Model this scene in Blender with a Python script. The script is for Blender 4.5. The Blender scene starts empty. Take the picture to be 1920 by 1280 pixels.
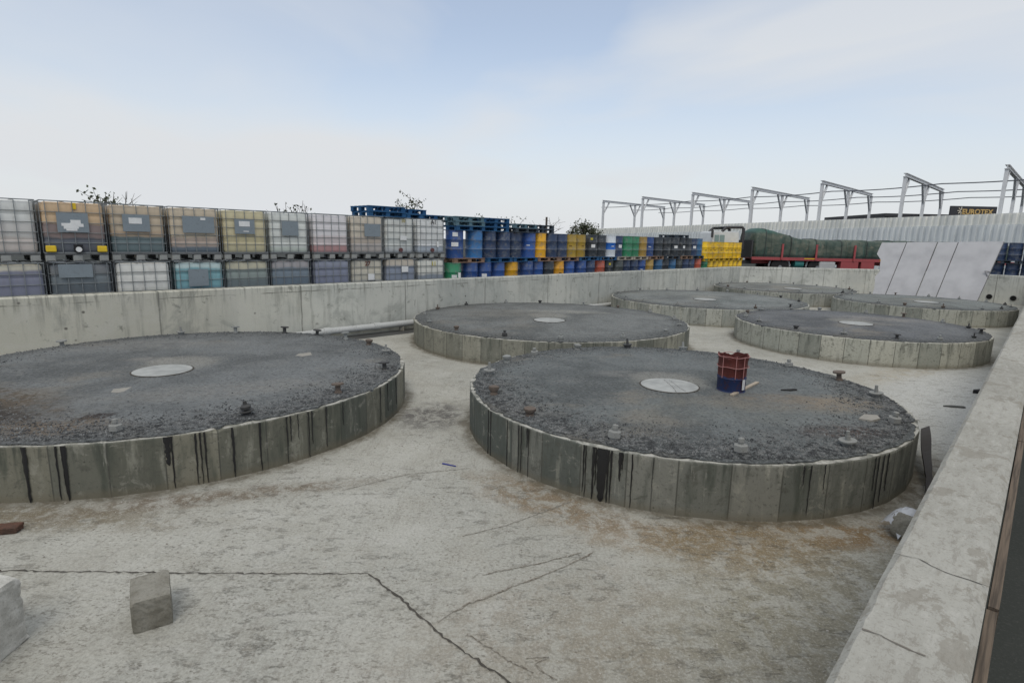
import bpy, bmesh, math, random
from mathutils import Vector, Matrix
R = math.radians
rnd = random.Random(7)
sc = bpy.context.scene
C = sc.collection

# ------------------------------------------------------------------ camera, world, sun
CAMZ, PITCH, ROLL, FPX = 2.56, R(10.3), R(1.244), 1051.5
cam_d = bpy.data.cameras.new('camera'); cam = bpy.data.objects.new('camera', cam_d); C.objects.link(cam)
cam_d.sensor_width = 36; cam_d.lens = 36 * FPX / 1920; cam_d.clip_start = .05; cam_d.clip_end = 3000
right0 = Vector((1, 0, 0)); up0 = Vector((0, math.sin(PITCH), math.cos(PITCH))); back = Vector((0, -math.cos(PITCH), math.sin(PITCH)))
cr, sr = math.cos(ROLL), math.sin(ROLL)
rt = right0 * cr + up0 * sr; up = up0 * cr - right0 * sr
M = Matrix((rt, up, back)).transposed().to_4x4(); M.translation = (0, 0, CAMZ)
cam.matrix_world = M
sc.camera = cam
sc.view_settings.view_transform = 'Standard'; sc.view_settings.look = 'None'
sc.view_settings.exposure = 0.12; sc.view_settings.gamma = 1

SUN_EL, SUN_AZ = R(56), R(182)
w = bpy.data.worlds.new('World'); sc.world = w; w.use_nodes = True
nt = w.node_tree; nt.nodes.clear()
def wn(t, **k):
    n = nt.nodes.new(t)
    for a, v in k.items(): setattr(n, a, v)
    return n
out = wn('ShaderNodeOutputWorld'); bg = wn('ShaderNodeBackground'); bg.inputs[1].default_value = .15
sky = wn('ShaderNodeTexSky', sky_type='NISHITA', sun_disc=False, sun_elevation=SUN_EL, sun_rotation=SUN_AZ, air_density=1.0, dust_density=.8, ozone_density=.5)
tcw = wn('ShaderNodeTexCoord'); sepw = wn('ShaderNodeSeparateXYZ'); nt.links.new(tcw.outputs['Generated'], sepw.inputs[0])
mapw = wn('ShaderNodeMapping'); mapw.inputs['Scale'].default_value = (1.0, 1.2, 2.6); mapw.inputs['Location'].default_value = (-.31, -2.53, .44); mapw.inputs['Rotation'].default_value = (.1, .25, .5)
nt.links.new(tcw.outputs['Generated'], mapw.inputs[0])
nw = wn('ShaderNodeTexNoise'); nw.inputs['Scale'].default_value = 1.25; nw.inputs['Detail'].default_value = 6; nw.inputs['Roughness'].default_value = .45; nw.inputs['Distortion'].default_value = .5
nt.links.new(mapw.outputs[0], nw.inputs['Vector'])
m1 = wn('ShaderNodeMapRange'); m1.inputs[1].default_value = .44; m1.inputs[2].default_value = .62; m1.inputs[3].default_value = .0; m1.inputs[4].default_value = .5
nt.links.new(nw.outputs[0], m1.inputs[0])
m2 = wn('ShaderNodeMapRange'); m2.interpolation_type = 'SMOOTHSTEP'; m2.inputs[1].default_value = -.02; m2.inputs[2].default_value = .34; m2.inputs[3].default_value = 1.0; m2.inputs[4].default_value = .36
nt.links.new(sepw.outputs[2], m2.inputs[0])
ad0 = wn('ShaderNodeMath', operation='ADD', use_clamp=True); nt.links.new(m1.outputs[0], ad0.inputs[0]); nt.links.new(m2.outputs[0], ad0.inputs[1])
m3 = wn('ShaderNodeMapRange'); m3.inputs[1].default_value = .42; m3.inputs[2].default_value = .75; m3.inputs[3].default_value = 0.; m3.inputs[4].default_value = .75; nt.links.new(sepw.outputs[2], m3.inputs[0])   # cloud added overhead, out of view, to cut blue in the shade
ad = wn('ShaderNodeMath', operation='ADD', use_clamp=True); nt.links.new(ad0.outputs[0], ad.inputs[0]); nt.links.new(m3.outputs[0], ad.inputs[1])
mixw = wn('ShaderNodeMix', data_type='RGBA'); nt.links.new(ad.outputs[0], mixw.inputs[0]); nt.links.new(sky.outputs[0], mixw.inputs[6]); mixw.inputs[7].default_value = (4.46, 4.60, 4.76, 1)
nt.links.new(mixw.outputs[2], bg.inputs[0]); nt.links.new(bg.outputs[0], out.inputs[0])

sd = bpy.data.lights.new('sun', 'SUN'); sd.energy = 1.15; sd.angle = R(28); sd.color = (1, .93, .82)
so = bpy.data.objects.new('sun', sd); C.objects.link(so)
sv = Vector((math.sin(SUN_AZ) * math.cos(SUN_EL), math.cos(SUN_AZ) * math.cos(SUN_EL), math.sin(SUN_EL)))
so.rotation_euler = sv.to_track_quat('Z', 'Y').to_euler(); so.location = (0, 0, 50)

# ------------------------------------------------------------------ helpers
def ray(px, py):
    v = rt * (px - 960) - up * (py - 640) - back * FPX
    return v.normalized()
def at(px, py, z):
    d = ray(px, py); t = (z - CAMZ) / d.z
    return Vector((0, 0, CAMZ)) + d * t
U = Vector((math.sqrt(.5), math.sqrt(.5), 0)); Nn = Vector((-math.sqrt(.5), math.sqrt(.5), 0))   # along / outward of the left wall

class G:
    """small node-graph helper"""
    def __init__(s, name, rough=.85, metal=0.0, spec=.3):
        s.m = bpy.data.materials.new(name); s.m.use_nodes = True; s.t = s.m.node_tree
        s.b = s.t.nodes['Principled BSDF']; s.b.inputs['Roughness'].default_value = rough; s.b.inputs['Metallic'].default_value = metal
        s.b.inputs['Specular IOR Level'].default_value = spec
        s.tc = s.t.nodes.new('ShaderNodeTexCoord'); s.P = s.tc.outputs['Object']
    def n(s, t, ins=(), o=0, **k):
        x = s.t.nodes.new(t)
        for a, v in k.items(): setattr(x, a, v)
        for i, v in (ins.items() if isinstance(ins, dict) else enumerate(ins)):
            if v is None: continue
            if isinstance(v, bpy.types.NodeSocket): s.t.links.new(v, x.inputs[i])
            else: x.inputs[i].default_value = v
        return x.outputs[o]
    def math(s, op, a, b=None, c=None, clamp=False): return s.n('ShaderNodeMath', [a, b, c], operation=op, use_clamp=clamp)
    def sep(s, v=None):
        x = s.t.nodes.new('ShaderNodeSeparateXYZ'); s.t.links.new(v or s.P, x.inputs[0]); return x.outputs[0], x.outputs[1], x.outputs[2]
    def comb(s, x, y, z): return s.n('ShaderNodeCombineXYZ', [x, y, z])
    def scale(s, v, sx, sy, sz, loc=(0, 0, 0), rot=(0, 0, 0)):
        return s.n('ShaderNodeMapping', {'Vector': v, 'Scale': (sx, sy, sz), 'Location': loc, 'Rotation': rot})
    def noise(s, v=None, sc=5., det=4., ro=.55, dist=0.):
        return s.n('ShaderNodeTexNoise', {'Vector': v or s.P, 'Scale': sc, 'Detail': det, 'Roughness': ro, 'Distortion': dist})
    def voro(s, v=None, sc=5., feature='F1'): return s.n('ShaderNodeTexVoronoi', {'Vector': v or s.P, 'Scale': sc}, feature=feature)
    def white(s, v): return s.n('ShaderNodeTexWhiteNoise', {'Vector': v}, noise_dimensions='3D')
    def rng(s, f, a, b, c=0., d=1., smooth=True):
        return s.n('ShaderNodeMapRange', [f, a, b, c, d], interpolation_type='SMOOTHSTEP' if smooth else 'LINEAR')
    def mix(s, f, a, b, bt='MIX'):
        def col(v): return v if isinstance(v, bpy.types.NodeSocket) or len(v) == 4 else (*v, 1)
        return s.n('ShaderNodeMix', {0: f, 6: col(a), 7: col(b)}, o=2, data_type='RGBA', blend_type=bt)
    def blob(s, cx, cy, rx, ry=None, ang=0., soft=.5, nz=.35, nsc=1.2):
        """soft elliptical mask in object xy, edge broken by noise"""
        v = s.scale(s.P, 1, 1, 0)
        v = s.n('ShaderNodeVectorMath', [v, (cx, cy, 0)], operation='SUBTRACT')
        v = s.n('ShaderNodeMapping', {'Vector': v, 'Rotation': (0, 0, -ang)})
        v = s.n('ShaderNodeVectorMath', [v, (1 / rx, 1 / (ry or rx), 0)], operation='MULTIPLY')
        l = s.n('ShaderNodeVectorMath', [v], o=1, operation='LENGTH')
        l = s.math('ADD', l, s.math('MULTIPLY', s.math('SUBTRACT', s.noise(sc=nsc, det=5, ro=.65), .5), nz * 4))
        return s.rng(l, 1 - soft, 1 + soft, 1., 0.)
    def bump(s, h, dist=.01, st=.6, prev=None):
        return s.n('ShaderNodeBump', {'Height': h, 'Distance': dist, 'Strength': st, 'Normal': prev})
    def done(s, col, normal=None, rough=None):
        if isinstance(col, tuple): s.b.inputs[0].default_value = (*col, 1)
        else: s.t.links.new(col, s.b.inputs[0])
        if normal is not None: s.t.links.new(normal, s.b.inputs['Normal'])
        if rough is not None: s.t.links.new(rough, s.b.inputs['Roughness'])
        return s.m

_pc = {}
def paint(name, col, rough=.5, metal=0., dirt=.25, dsc=3., dcol=(.08, .07, .06)):
    """painted or plain surface with faded and dirty patches"""
    k = (name, col)
    if k in _pc: return _pc[k]
    g = G(name, rough, metal)
    a = g.noise(sc=dsc, det=6, ro=.65); b = g.noise(sc=dsc * 9, det=4, ro=.7)
    c = g.mix(g.rng(a, .35, .75, 0., .5), col, tuple(min(1, x * .72 + .02) for x in col))
    c = g.mix(g.math('MULTIPLY', g.rng(b, .52, .72), dirt), c, dcol)
    c = g.mix(g.math('MULTIPLY', g.rng(g.noise(sc=dsc * 2.2, det=6, ro=.7), .58, .72), dirt), c, dcol)
    _pc[k] = g.done(c, g.bump(b, .002, .3)); return _pc[k]

class MB:
    def __init__(s): s.bm = bmesh.new()
    def box(s, c, size, rot=None, bevel=0.):
        r = bmesh.ops.create_cube(s.bm, size=1.)
        Mx = Matrix.Translation(c) @ (rot.to_4x4() if rot else Matrix()) @ Matrix.Diagonal((*size, 1))
        bmesh.ops.transform(s.bm, matrix=Mx, verts=r['verts'])
        if bevel:
            es = list({e for v in r['verts'] for e in v.link_edges})
            bmesh.ops.bevel(s.bm, geom=es, offset=bevel, segments=2, affect='EDGES', profile=.6)
        return s
    def tube(s, pts, r, seg=8, caps=True):
        pts = [Vector(p) for p in pts]; rs = r if isinstance(r, (list, tuple)) else [r] * len(pts); rings = []
        for i, p in enumerate(pts):
            d = (pts[min(i + 1, len(pts) - 1)] - pts[max(i - 1, 0)]).normalized()
            a = Vector((0, 0, 1)) if abs(d.z) < .9 else Vector((1, 0, 0))
            x = d.cross(a).normalized(); y = d.cross(x)
            rings.append([s.bm.verts.new(p + (x * math.cos(2 * math.pi * k / seg) + y * math.sin(2 * math.pi * k / seg)) * rs[i]) for k in range(seg)])
        for A, B in zip(rings, rings[1:]):
            for k in range(seg): s.bm.faces.new((A[k], A[(k + 1) % seg], B[(k + 1) % seg], B[k]))
        if caps: s.bm.faces.new(rings[0]); s.bm.faces.new(rings[-1][::-1])
        return s
    def lathe(s, prof, seg=24, c=(0, 0, 0), cap=True, jit=None):
        """prof: list of (r, z)"""
        rings = []
        for i, (r, z) in enumerate(prof):
            rings.append([s.bm.verts.new((c[0] + r * math.cos(2 * math.pi * k / seg), c[1] + r * math.sin(2 * math.pi * k / seg), c[2] + z)) for k in range(seg)])
        for A, B in zip(rings, rings[1:]):
            for k in range(seg): s.bm.faces.new((A[k], A[(k + 1) % seg], B[(k + 1) % seg], B[k]))
        if cap:
            s.bm.faces.new(rings[0][::-1]); s.bm.faces.new(rings[-1])
        return s
    def poly(s, pts): s.bm.faces.new([s.bm.verts.new(p) for p in pts]); return s
    def prism(s, pts, z0, z1):
        a = [s.bm.verts.new((p[0], p[1], z0)) for p in pts]; b = [s.bm.verts.new((p[0], p[1], z1)) for p in pts]
        n = len(a)
        for k in range(n): s.bm.faces.new((a[k], a[(k + 1) % n], b[(k + 1) % n], b[k]))
        s.bm.faces.new(a[::-1]); s.bm.faces.new(b); return s
    def mesh(s, name, m, smooth=False):
        bmesh.ops.recalc_face_normals(s.bm, faces=s.bm.faces)
        me = bpy.data.meshes.new(name); s.bm.to_mesh(me); s.bm.free()
        for x in (m if isinstance(m, (list, tuple)) else [m]): me.materials.append(x)
        if smooth:
            for p in me.polygons: p.use_smooth = True
            me.set_sharp_from_angle(angle=R(35))
        return me
    def build(s, name, m, parent=None, smooth=False, loc=(0, 0, 0), rz=0.):
        return link(name, s.mesh(name, m, smooth), parent, loc, rz)
def link(name, me, parent=None, loc=(0, 0, 0), rz=0.):
    o = bpy.data.objects.new(name, me); C.objects.link(o); o.parent = parent; o.location = loc; o.rotation_euler = (0, 0, rz); return o
def empty(name, loc=(0, 0, 0), rz=0.):
    o = bpy.data.objects.new(name, None); C.objects.link(o); o.location = loc; o.rotation_euler = (0, 0, rz); o.empty_display_size = .2; return o
def tag(o, label=None, cat=None, group=None, kind=None):
    if label: o['label'] = label
    if cat: o['category'] = cat
    if group: o['group'] = group
    if kind: o['kind'] = kind
    return o
def text(name, s, size, m, parent, loc, rot, ext=.003, align='CENTER', bold=0.):
    cu = bpy.data.curves.new(name, 'FONT'); cu.body = s; cu.size = size; cu.extrude = ext; cu.align_x = align; cu.align_y = 'CENTER'; cu.offset = bold
    t = bpy.data.objects.new('tmp', cu); C.objects.link(t)
    me = bpy.data.meshes.new_from_object(t.evaluated_get(bpy.context.evaluated_depsgraph_get())); bpy.data.objects.remove(t)
    me.materials.clear(); me.materials.append(m)
    o = link(name, me, parent, loc); o.rotation_euler = rot; return o
ORD = 'first second third fourth fifth sixth seventh eighth ninth tenth eleventh twelfth thirteenth fourteenth fifteenth sixteenth seventeenth eighteenth nineteenth twentieth twenty-first twenty-second twenty-third twenty-fourth twenty-fifth twenty-sixth twenty-seventh twenty-eighth twenty-ninth thirtieth thirty-first thirty-second thirty-third thirty-fourth thirty-fifth thirty-sixth thirty-seventh thirty-eighth thirty-ninth fortieth'.split()

# ------------------------------------------------------------------ layout numbers
WT = .3; WH = 1.36; YG = .78           # wall thickness and height over the pit floor, yard level outside
LW0 = Vector((-13.6, 5.07, 0)); CNR = Vector((12.5, 31.17, 0)); W1 = Vector((21.0, 31.6, 0)); W2 = Vector((24.55, 26.4, 0)); RW = Vector((-3.9, -3.69, 0))
TANKS = dict(A=(-4.94, 8.21, 3.27), B=(2.30, 7.78, 2.88), C=(.97, 14.53, 3.50), D=(9.03, 14.79, 2.89), E=(7.12, 20.72, 3.42), F=(12.9, 26.9, 3.1), G=(15.5, 21.4, 2.88))
TH = .56

# ------------------------------------------------------------------ ground materials
def floor_mat():
    g = G('floor concrete', .9, spec=.25)
    big = g.noise(sc=.35, det=6, ro=.62); med = g.noise(sc=1.6, det=9, ro=.70, dist=.15)
    c = g.mix(g.rng(big, .38, .62), (.425, .42, .378), (.345, .343, .308))
    c = g.mix(g.rng(med, .46, .62, 0, .5), c, (.32, .308, .265)); c = g.mix(g.rng(med, .46, .38, 0, .4), c, (.465, .46, .425))
    st = g.noise(g.scale(g.P, .8, 7, 1, rot=(0, 0, R(25))), sc=2.2, det=6, ro=.65)
    st2 = g.noise(g.scale(g.P, 9, .9, 1, rot=(0, 0, R(38))), sc=2.0, det=6, ro=.65)
    c = g.mix(g.rng(st, .52, .64, 0, .35), c, (.46, .45, .415)); c = g.mix(g.rng(st2, .55, .66, 0, .4), c, (.24, .225, .20))
    brk = g.math('ADD', .25, g.math('MULTIPLY', g.rng(g.noise(sc=5, det=9, ro=.75, dist=.4), .43, .56), .75))
    def stain(c, m, k, col): return g.mix(g.math('MULTIPLY', g.math('MULTIPLY', m, brk), k), c, col)
    c = g.mix(g.math('MULTIPLY', g.blob(8.3, 9.5, 1.5, 4.6, R(-38), nz=.3), .75), c, (.50, .51, .50))
    c = stain(c, g.blob(2.7, 3.5, 2.0, 1.0, R(20), nz=.4), .8, (.215, .195, .135))
    c = stain(c, g.blob(1.6, 2.2, 1.5, .9, R(0), nz=.4), .6, (.21, .19, .145))
    c = stain(c, g.blob(4.3, 5.2, .35, 1.7, R(-35), nz=.25), .9, (.17, .14, .10))
    c = stain(c, g.blob(2.5, 4.68, 1.5, .30, R(3), nz=.25, nsc=2.2), 1.05, (.21, .135, .06))
    c = stain(c, g.blob(2.0, 4.45, .8, .40, R(0), nz=.35, nsc=2.2), .9, (.20, .15, .08))
    c = stain(c, g.blob(.45, 5.2, .9, .35, R(-38), nz=.28, nsc=2.2), .95, (.20, .145, .085))
    c = stain(c, g.blob(-3.2, 5.05, 1.8, .16, R(18), nz=.22, nsc=2.4), .9, (.13, .095, .06))
    c = stain(c, g.blob(-5.0, 4.75, 2.0, .25, R(-3), nz=.22, nsc=2.4), .9, (.17, .14, .09))
    c = stain(c, g.blob(-1.15, 7.9, .5, .55, 0, nz=.4, nsc=2.), 1., (.09, .085, .08))
    c = stain(c, g.blob(8.6, 11.8, 2.6, .4, R(35), nz=.3), .5, (.33, .27, .17))
    c = stain(c, g.blob(.2, 3.2, 1.0, .6, R(30), nz=.5, nsc=1.6), .55, (.25, .215, .165))
    # dark pits and grit, clumped
    pz = g.noise(sc=10, det=9, ro=.78, dist=.15); zone = g.rng(g.noise(sc=1.0, det=6, ro=.65), .44, .58)
    pit = g.math('MULTIPLY', g.rng(pz, .54, .60), g.math('ADD', g.math('MULTIPLY', zone, .8), .2))
    c = g.mix(g.math('MULTIPLY', pit, .5), c, (.20, .185, .155))
    fl = g.noise(g.scale(g.P, 1, 2.2, 1, rot=(0, 0, R(-12))), sc=4.5, det=9, ro=.78, dist=.2)
    flm = g.math('MULTIPLY', g.rng(fl, .555, .61), g.rng(g.noise(sc=.7, det=5, ro=.6), .43, .55))
    c = g.mix(g.math('MULTIPLY', flm, .42), c, (.21, .19, .155))
    gr = g.noise(sc=48, det=6, ro=.8); c = g.mix(g.rng(gr, .50, .62, 0, .5), c, (.23, .222, .20)); c = g.mix(g.rng(gr, .50, .40, 0, .4), c, (.53, .525, .485))
    sp = g.voro(sc=26.); c = g.mix(g.rng(sp, .0, .14, .5, 0), c, (.18, .165, .14))
    fp = g.noise(g.scale(g.P, 1, 1.7, 1, rot=(0, 0, R(20))), sc=24, det=5, ro=.7); fz = g.rng(g.noise(sc=2.3, det=5, ro=.65), .40, .56); c = g.mix(g.math('MULTIPLY', g.rng(fp, .545, .60), g.math('MULTIPLY', g.math('ADD', .3, fz), .5)), c, (.17, .16, .135))
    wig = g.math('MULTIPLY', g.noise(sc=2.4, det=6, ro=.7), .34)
    for k in 'ABCD':  # dark ring at the tank foot: dirt plus contact shadow painted in
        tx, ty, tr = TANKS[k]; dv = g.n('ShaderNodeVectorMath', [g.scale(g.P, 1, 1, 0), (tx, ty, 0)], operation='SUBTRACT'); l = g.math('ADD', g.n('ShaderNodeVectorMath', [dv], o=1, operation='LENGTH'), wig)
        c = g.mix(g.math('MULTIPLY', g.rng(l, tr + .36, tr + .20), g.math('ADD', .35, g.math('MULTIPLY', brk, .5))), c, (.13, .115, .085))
    n1 = g.bump(pz, .014, .6); n2 = g.bump(gr, .005, .7, n1); n3 = g.bump(g.math('ADD', st, st2), .012, .4, n2)
    n4 = g.bump(g.math('SUBTRACT', 1., flm), .012, .6, g.bump(med, .03, .4, n3))
    return g.done(c, n4)
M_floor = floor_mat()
def asphalt():
    g = G('yard asphalt', .95); a = g.noise(sc=.4, det=5); b = g.noise(sc=60, det=4, ro=.7)
    c = g.mix(g.rng(a, .3, .7), (.030, .034, .031), (.046, .050, .045)); c = g.mix(g.rng(b, .5, .75, 0, .5), c, (.09, .09, .085))
    return g.done(c, g.bump(b, .006, .6))
M_yard = asphalt()

# pit floor
pit = [LW0, CNR, W1, W2, RW]
b = MB(); 
cen = sum(pit, Vector()) / 5
ring = []
for p in pit:
    d = (p - cen); d.z = 0; ring.append(p + d.normalized() * .35)
b.prism([(p.x, p.y) for p in ring], -.3, 0)
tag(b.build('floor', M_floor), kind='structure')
# yard sheet with a hole for the pit
bm = bmesh.new(); o_ = [bm.verts.new((x, y, YG)) for x, y in ((-900, -700), (1100, -700), (1100, 1500), (-900, 1500))]
ins = []
NW = Vector((-1, 0, 0))
hole = []
for p in pit:
    d = (p - cen); d.z = 0; q = p + d.normalized() * .22; hole.append(bm.verts.new((q.x, q.y, YG)))
es = [bm.edges.new((L[i], L[(i + 1) % len(L)])) for L in (o_, hole) for i in range(len(L))]
bmesh.ops.triangle_fill(bm, use_beauty=True, edges=es)
bmesh.ops.recalc_face_normals(bm, faces=bm.faces)
for f in list(bm.faces):
    if all(v in hole for v in f.verts): bm.faces.remove(f)
me = bpy.data.meshes.new('ground'); bm.to_mesh(me); bm.free(); me.materials.append(M_yard)
if me.polygons[0].normal.z < 0: me.flip_normals()
tag(link('ground', me), kind='structure')

# near apron slab, a little proud of the floor, with its broken joint
edge = [(-9.0, 3.9), (-4.6, 3.80), (-3.65, 3.84), (-2.9, 3.85), (-2.2, 3.86), (-1.6, 3.88), (-1.06, 3.90), (-.75, 3.60), (-.45, 3.27), (-.2, 3.05), (.01, 2.88), (.3, 2.58), (.7, 2.12), (1.05, 1.62)]
def rough(path, step, amp, rg):
    o = []
    for (x0, y0), (x1, y1) in zip(path, path[1:]):
        n = max(1, int(math.hypot(x1 - x0, y1 - y0) / step))
        for k in range(n):
            t = k / n; o.append((x0 + (x1 - x0) * t + rg.uniform(-amp, amp), y0 + (y1 - y0) * t + rg.uniform(-amp, amp)))
    o.append(path[-1]); return o
re_ = rough(edge, .03, .009, rnd)
b = MB(); b.prism(re_ + [(-2.4, -1.9), (-9.0, 1.0)], .004, .017)
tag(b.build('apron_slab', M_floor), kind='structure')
g = G('crack dark', 1.); M_crack = g.done(g.mix(g.noise(sc=30), (.03, .028, .024), (.12, .11, .095)))
def strip(path, wd, z, rg, up=None):
    bm = MB(); L = []; Rr = []
    for i, p in enumerate(path):
        a = Vector(path[max(i - 1, 0)]); c = Vector(path[min(i + 1, len(path) - 1)]); d = (c - a); n = Vector((-d.y, d.x)).normalized()
        h = wd * rg.uniform(.25, 1.); q = Vector(p[:2]); L.append(bm.bm.verts.new((*(q + n * h), z))); Rr.append(bm.bm.verts.new((*(q - n * h * .6), z)))
    for k in range(len(path) - 1): bm.bm.faces.new((L[k], L[k + 1], Rr[k + 1], Rr[k]))
    return bm
tag(strip([(x, y + .004) for x, y in re_], .014, .022, rnd).build('floor_crack', M_crack), kind='structure')
g = G('brown scrape', 1.); M_scr = g.done(g.mix(g.rng(g.noise(sc=40, det=4), .4, .6), (.15, .13, .105), (.30, .285, .25)))
for pts, wd in (([(820, 1166), (850, 1148), (880, 1130), (905, 1124), (960, 1100), (1005, 1085), (1055, 1064), (1112, 1036)], .012), ([(905, 1078), (960, 1066), (1018, 1055), (1090, 1036)], .010), ([(876, 1190), (920, 1215), (952, 1238), (1000, 1262)], .009), ([(985, 1235), (1030, 1232), (1002, 1245), (1020, 1262), (1045, 1275)], .008),
                ([(868, 1005), (950, 985), (1100, 930)], .006), ([(640, 920), (760, 890), (880, 878)], .006)):
    q = [at(x, y, 0) for x, y in pts]; tag(strip(rough([(p.x, p.y) for p in q], .03, .006, rnd), wd, .005, rnd).build('floor_scrape', M_scr), kind='structure')
# gutter at the left wall's foot: flat sheet, trench shadow painted dark
g = G('wet shaded gutter', .5); M_gut = g.done(g.mix(g.noise(sc=2, det=6), (.035, .037, .04), (.11, .11, .105)))
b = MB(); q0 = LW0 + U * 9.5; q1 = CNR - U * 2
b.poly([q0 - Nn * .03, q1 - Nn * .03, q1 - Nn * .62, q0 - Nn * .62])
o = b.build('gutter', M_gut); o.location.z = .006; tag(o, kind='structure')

# ------------------------------------------------------------------ pit walls
def wall_mat(name, c1, c2, streak=.6, jsp=3.0, warm=0.):
    g = G(name, .9, spec=.2); x, y, z = g.sep()
    big = g.noise(g.scale(g.P, .5, .5, .6), sc=1.0, det=6, ro=.62); c = g.mix(g.rng(big, .34, .66), c1, c2)
    if warm: c = g.mix(g.rng(g.math('ADD', x, g.math('MULTIPLY', g.noise(sc=.8, det=5), 4.)), 11., 15.5, .6, 0.), c, (.53, .505, .41))
    st = g.noise(g.comb(g.math('MULTIPLY', x, 4.), y, g.math('MULTIPLY', z, .35)), sc=1.6, det=6, ro=.65)
    c = g.mix(g.rng(st, .50, .72, 0, streak), c, (.20, .20, .175)); c = g.mix(g.rng(st, .46, .28, 0, .4), c, (.56, .55, .50))
    # dark weathering that starts at the top and runs down
    run = g.noise(g.comb(g.math('MULTIPLY', x, 11.), y, g.math('MULTIPLY', z, .8)), sc=1., det=5, ro=.7)
    tm = g.math('MULTIPLY', g.rng(z, .95, 1.34), g.rng(run, .50, .62)); c = g.mix(g.math('MULTIPLY', tm, .62), c, (.10, .105, .09))
    # pour line under the coping and form joints
    pl = g.math('ABSOLUTE', g.math('SUBTRACT', z, g.math('ADD', 1.19, g.math('MULTIPLY', g.noise(sc=3.), .05))))
    c = g.mix(g.math('MULTIPLY', g.rng(pl, .0, .018, 1, 0), g.rng(g.noise(sc=2.2), .42, .6)), c, (.14, .14, .12))
    fx = g.math('PINGPONG', g.math('ADD', x, g.math('MULTIPLY', g.noise(sc=2.), .05)), jsp / 2); c = g.mix(g.rng(fx, .0, .028, .8, 0.), c, (.13, .13, .115))
    pn = g.white(g.comb(g.math('FLOOR', g.math('DIVIDE', g.math('ADD', x, jsp / 2), jsp)), 0., 0.)); c = g.mix(g.math('MULTIPLY', pn, .28), c, (.30, .30, .28))
    bl = g.noise(sc=3.3, det=8, ro=.72, dist=.5); c = g.mix(g.rng(bl, .575, .66, 0, .7), c, (.17, .175, .15)); cl = g.noise(sc=.9, det=8, ro=.7, dist=.6); c = g.mix(g.rng(cl, .53, .64, 0, .45), c, (.22, .23, .21)); c = g.mix(g.rng(cl, .46, .36, 0, .35), c, (.54, .53, .48))
    vo = g.voro(g.scale(g.P, 1, .6, 1), sc=2.6); c = g.mix(g.rng(vo, .03, .10, .85, 0), c, (.09, .085, .075))
    gr = g.noise(sc=55, det=4, ro=.7); c = g.mix(g.rng(gr, .5, .75, 0, .4), c, (.22, .22, .2))
    return g.done(c, g.bump(bl, .008, .4, g.bump(gr, .004, .5)))
M_wallL = wall_mat('cast wall concrete', (.56, .565, .515), (.41, .425, .395), warm=.6)
M_wall2 = wall_mat('cast wall concrete pale', (.62, .63, .58), (.48, .49, .46), jsp=2.4)
def cope_mat():
    g = G('wall top concrete', .9, spec=.2)
    big = g.noise(sc=.9, det=6, ro=.6); c = g.mix(g.rng(big, .35, .65), (.385, .378, .342), (.31, .303, .27))
    x, y, z = g.sep()
    st = g.noise(g.scale(g.P, 1.4, 5.5, 1, rot=(0, 0, R(-28))), sc=4.5, det=9, ro=.74, dist=.1); c = g.mix(g.rng(st, .52, .62, 0, .6), c, (.25, .235, .205)); c = g.mix(g.rng(st, .46, .38, 0, .4), c, (.48, .47, .435))
    sm = g.noise(g.scale(g.P, 2.0, 2.6, 1, loc=(3.1, 1.7, 0)), sc=1.9, det=8, ro=.66, dist=.15); c = g.mix(g.rng(sm, .575, .60, 0, .5), c, (.22, .20, .165))
    vo = g.voro(sc=34.); c = g.mix(g.rng(vo, .0, .15, .5, 0), c, (.2, .18, .16))
    gr = g.noise(sc=80, det=5, ro=.75); c = g.mix(g.rng(gr, .51, .64, 0, .45), c, (.23, .22, .19)); fp = g.noise(sc=26, det=6, ro=.75); c = g.mix(g.rng(fp, .56, .62, 0, .5), c, (.22, .205, .175))
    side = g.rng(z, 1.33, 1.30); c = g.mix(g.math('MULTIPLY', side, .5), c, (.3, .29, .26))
    return g.done(c, g.bump(sm, .004, .5, g.bump(st, .006, .5, g.bump(gr, .003, .8))))
M_cope = cope_mat()
def wall(name, label, p0, p1, m, top=WH, ext0=0., ext1=0., step=.35, chip=.006, z0=-.12, rg=random.Random(3)):
    d = (p1 - p0); L = d.length; d.normalize(); a = math.atan2(d.y, d.x)
    prof = [(0, z0), (0, .5), (0, top - .02), (.02, top), (WT * .5, top), (WT - .02, top), (WT, top - .02), (WT, z0)]
    b = MB(); n = max(2, int((L + ext0 + ext1) / step)); rows = []
    for i in range(n + 1):
        x = -ext0 + (L + ext0 + ext1) * i / n; row = []
        ci = chip * rg.random() * (4 if rg.random() < .12 else 1); co = chip * rg.random() * (4 if rg.random() < .12 else 1)
        for k, (y, z) in enumerate(prof):
            if k == 2: z -= ci
            if k == 3: y += ci; z -= ci * .3
            if k == 5: y -= co; z -= co * .3
            if k == 6: z -= co
            row.append(b.bm.verts.new((x + (rg.uniform(-.2, .2) * step if 0 < i < n and k in (2, 3, 5, 6) else 0), y, z)))
        rows.append(row)
    for A, B in zip(rows, rows[1:]):
        for k in range(len(prof) - 1): b.bm.faces.new((A[k], A[k + 1], B[k + 1], B[k]))
    b.bm.faces.new(rows[0]); b.bm.faces.new(rows[-1][::-1])
    o = b.build(name, m, loc=(p0.x, p0.y, 0), rz=a); return tag(o, label, 'wall')
wl = wall('concrete_wall', 'long stained concrete pit wall running in front of the tanks and drums', LW0, CNR, M_wallL, ext1=.3)
wf = wall('concrete_wall', 'short pale concrete pit wall in front of the red trailer', CNR, W1, M_wall2, top=WH - .004)
ww = wall('concrete_wall', 'pale concrete wall with two round pipe holes, in front of the navy drums', W1, W2, M_wall2, top=WH + .004, ext0=.1)
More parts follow.
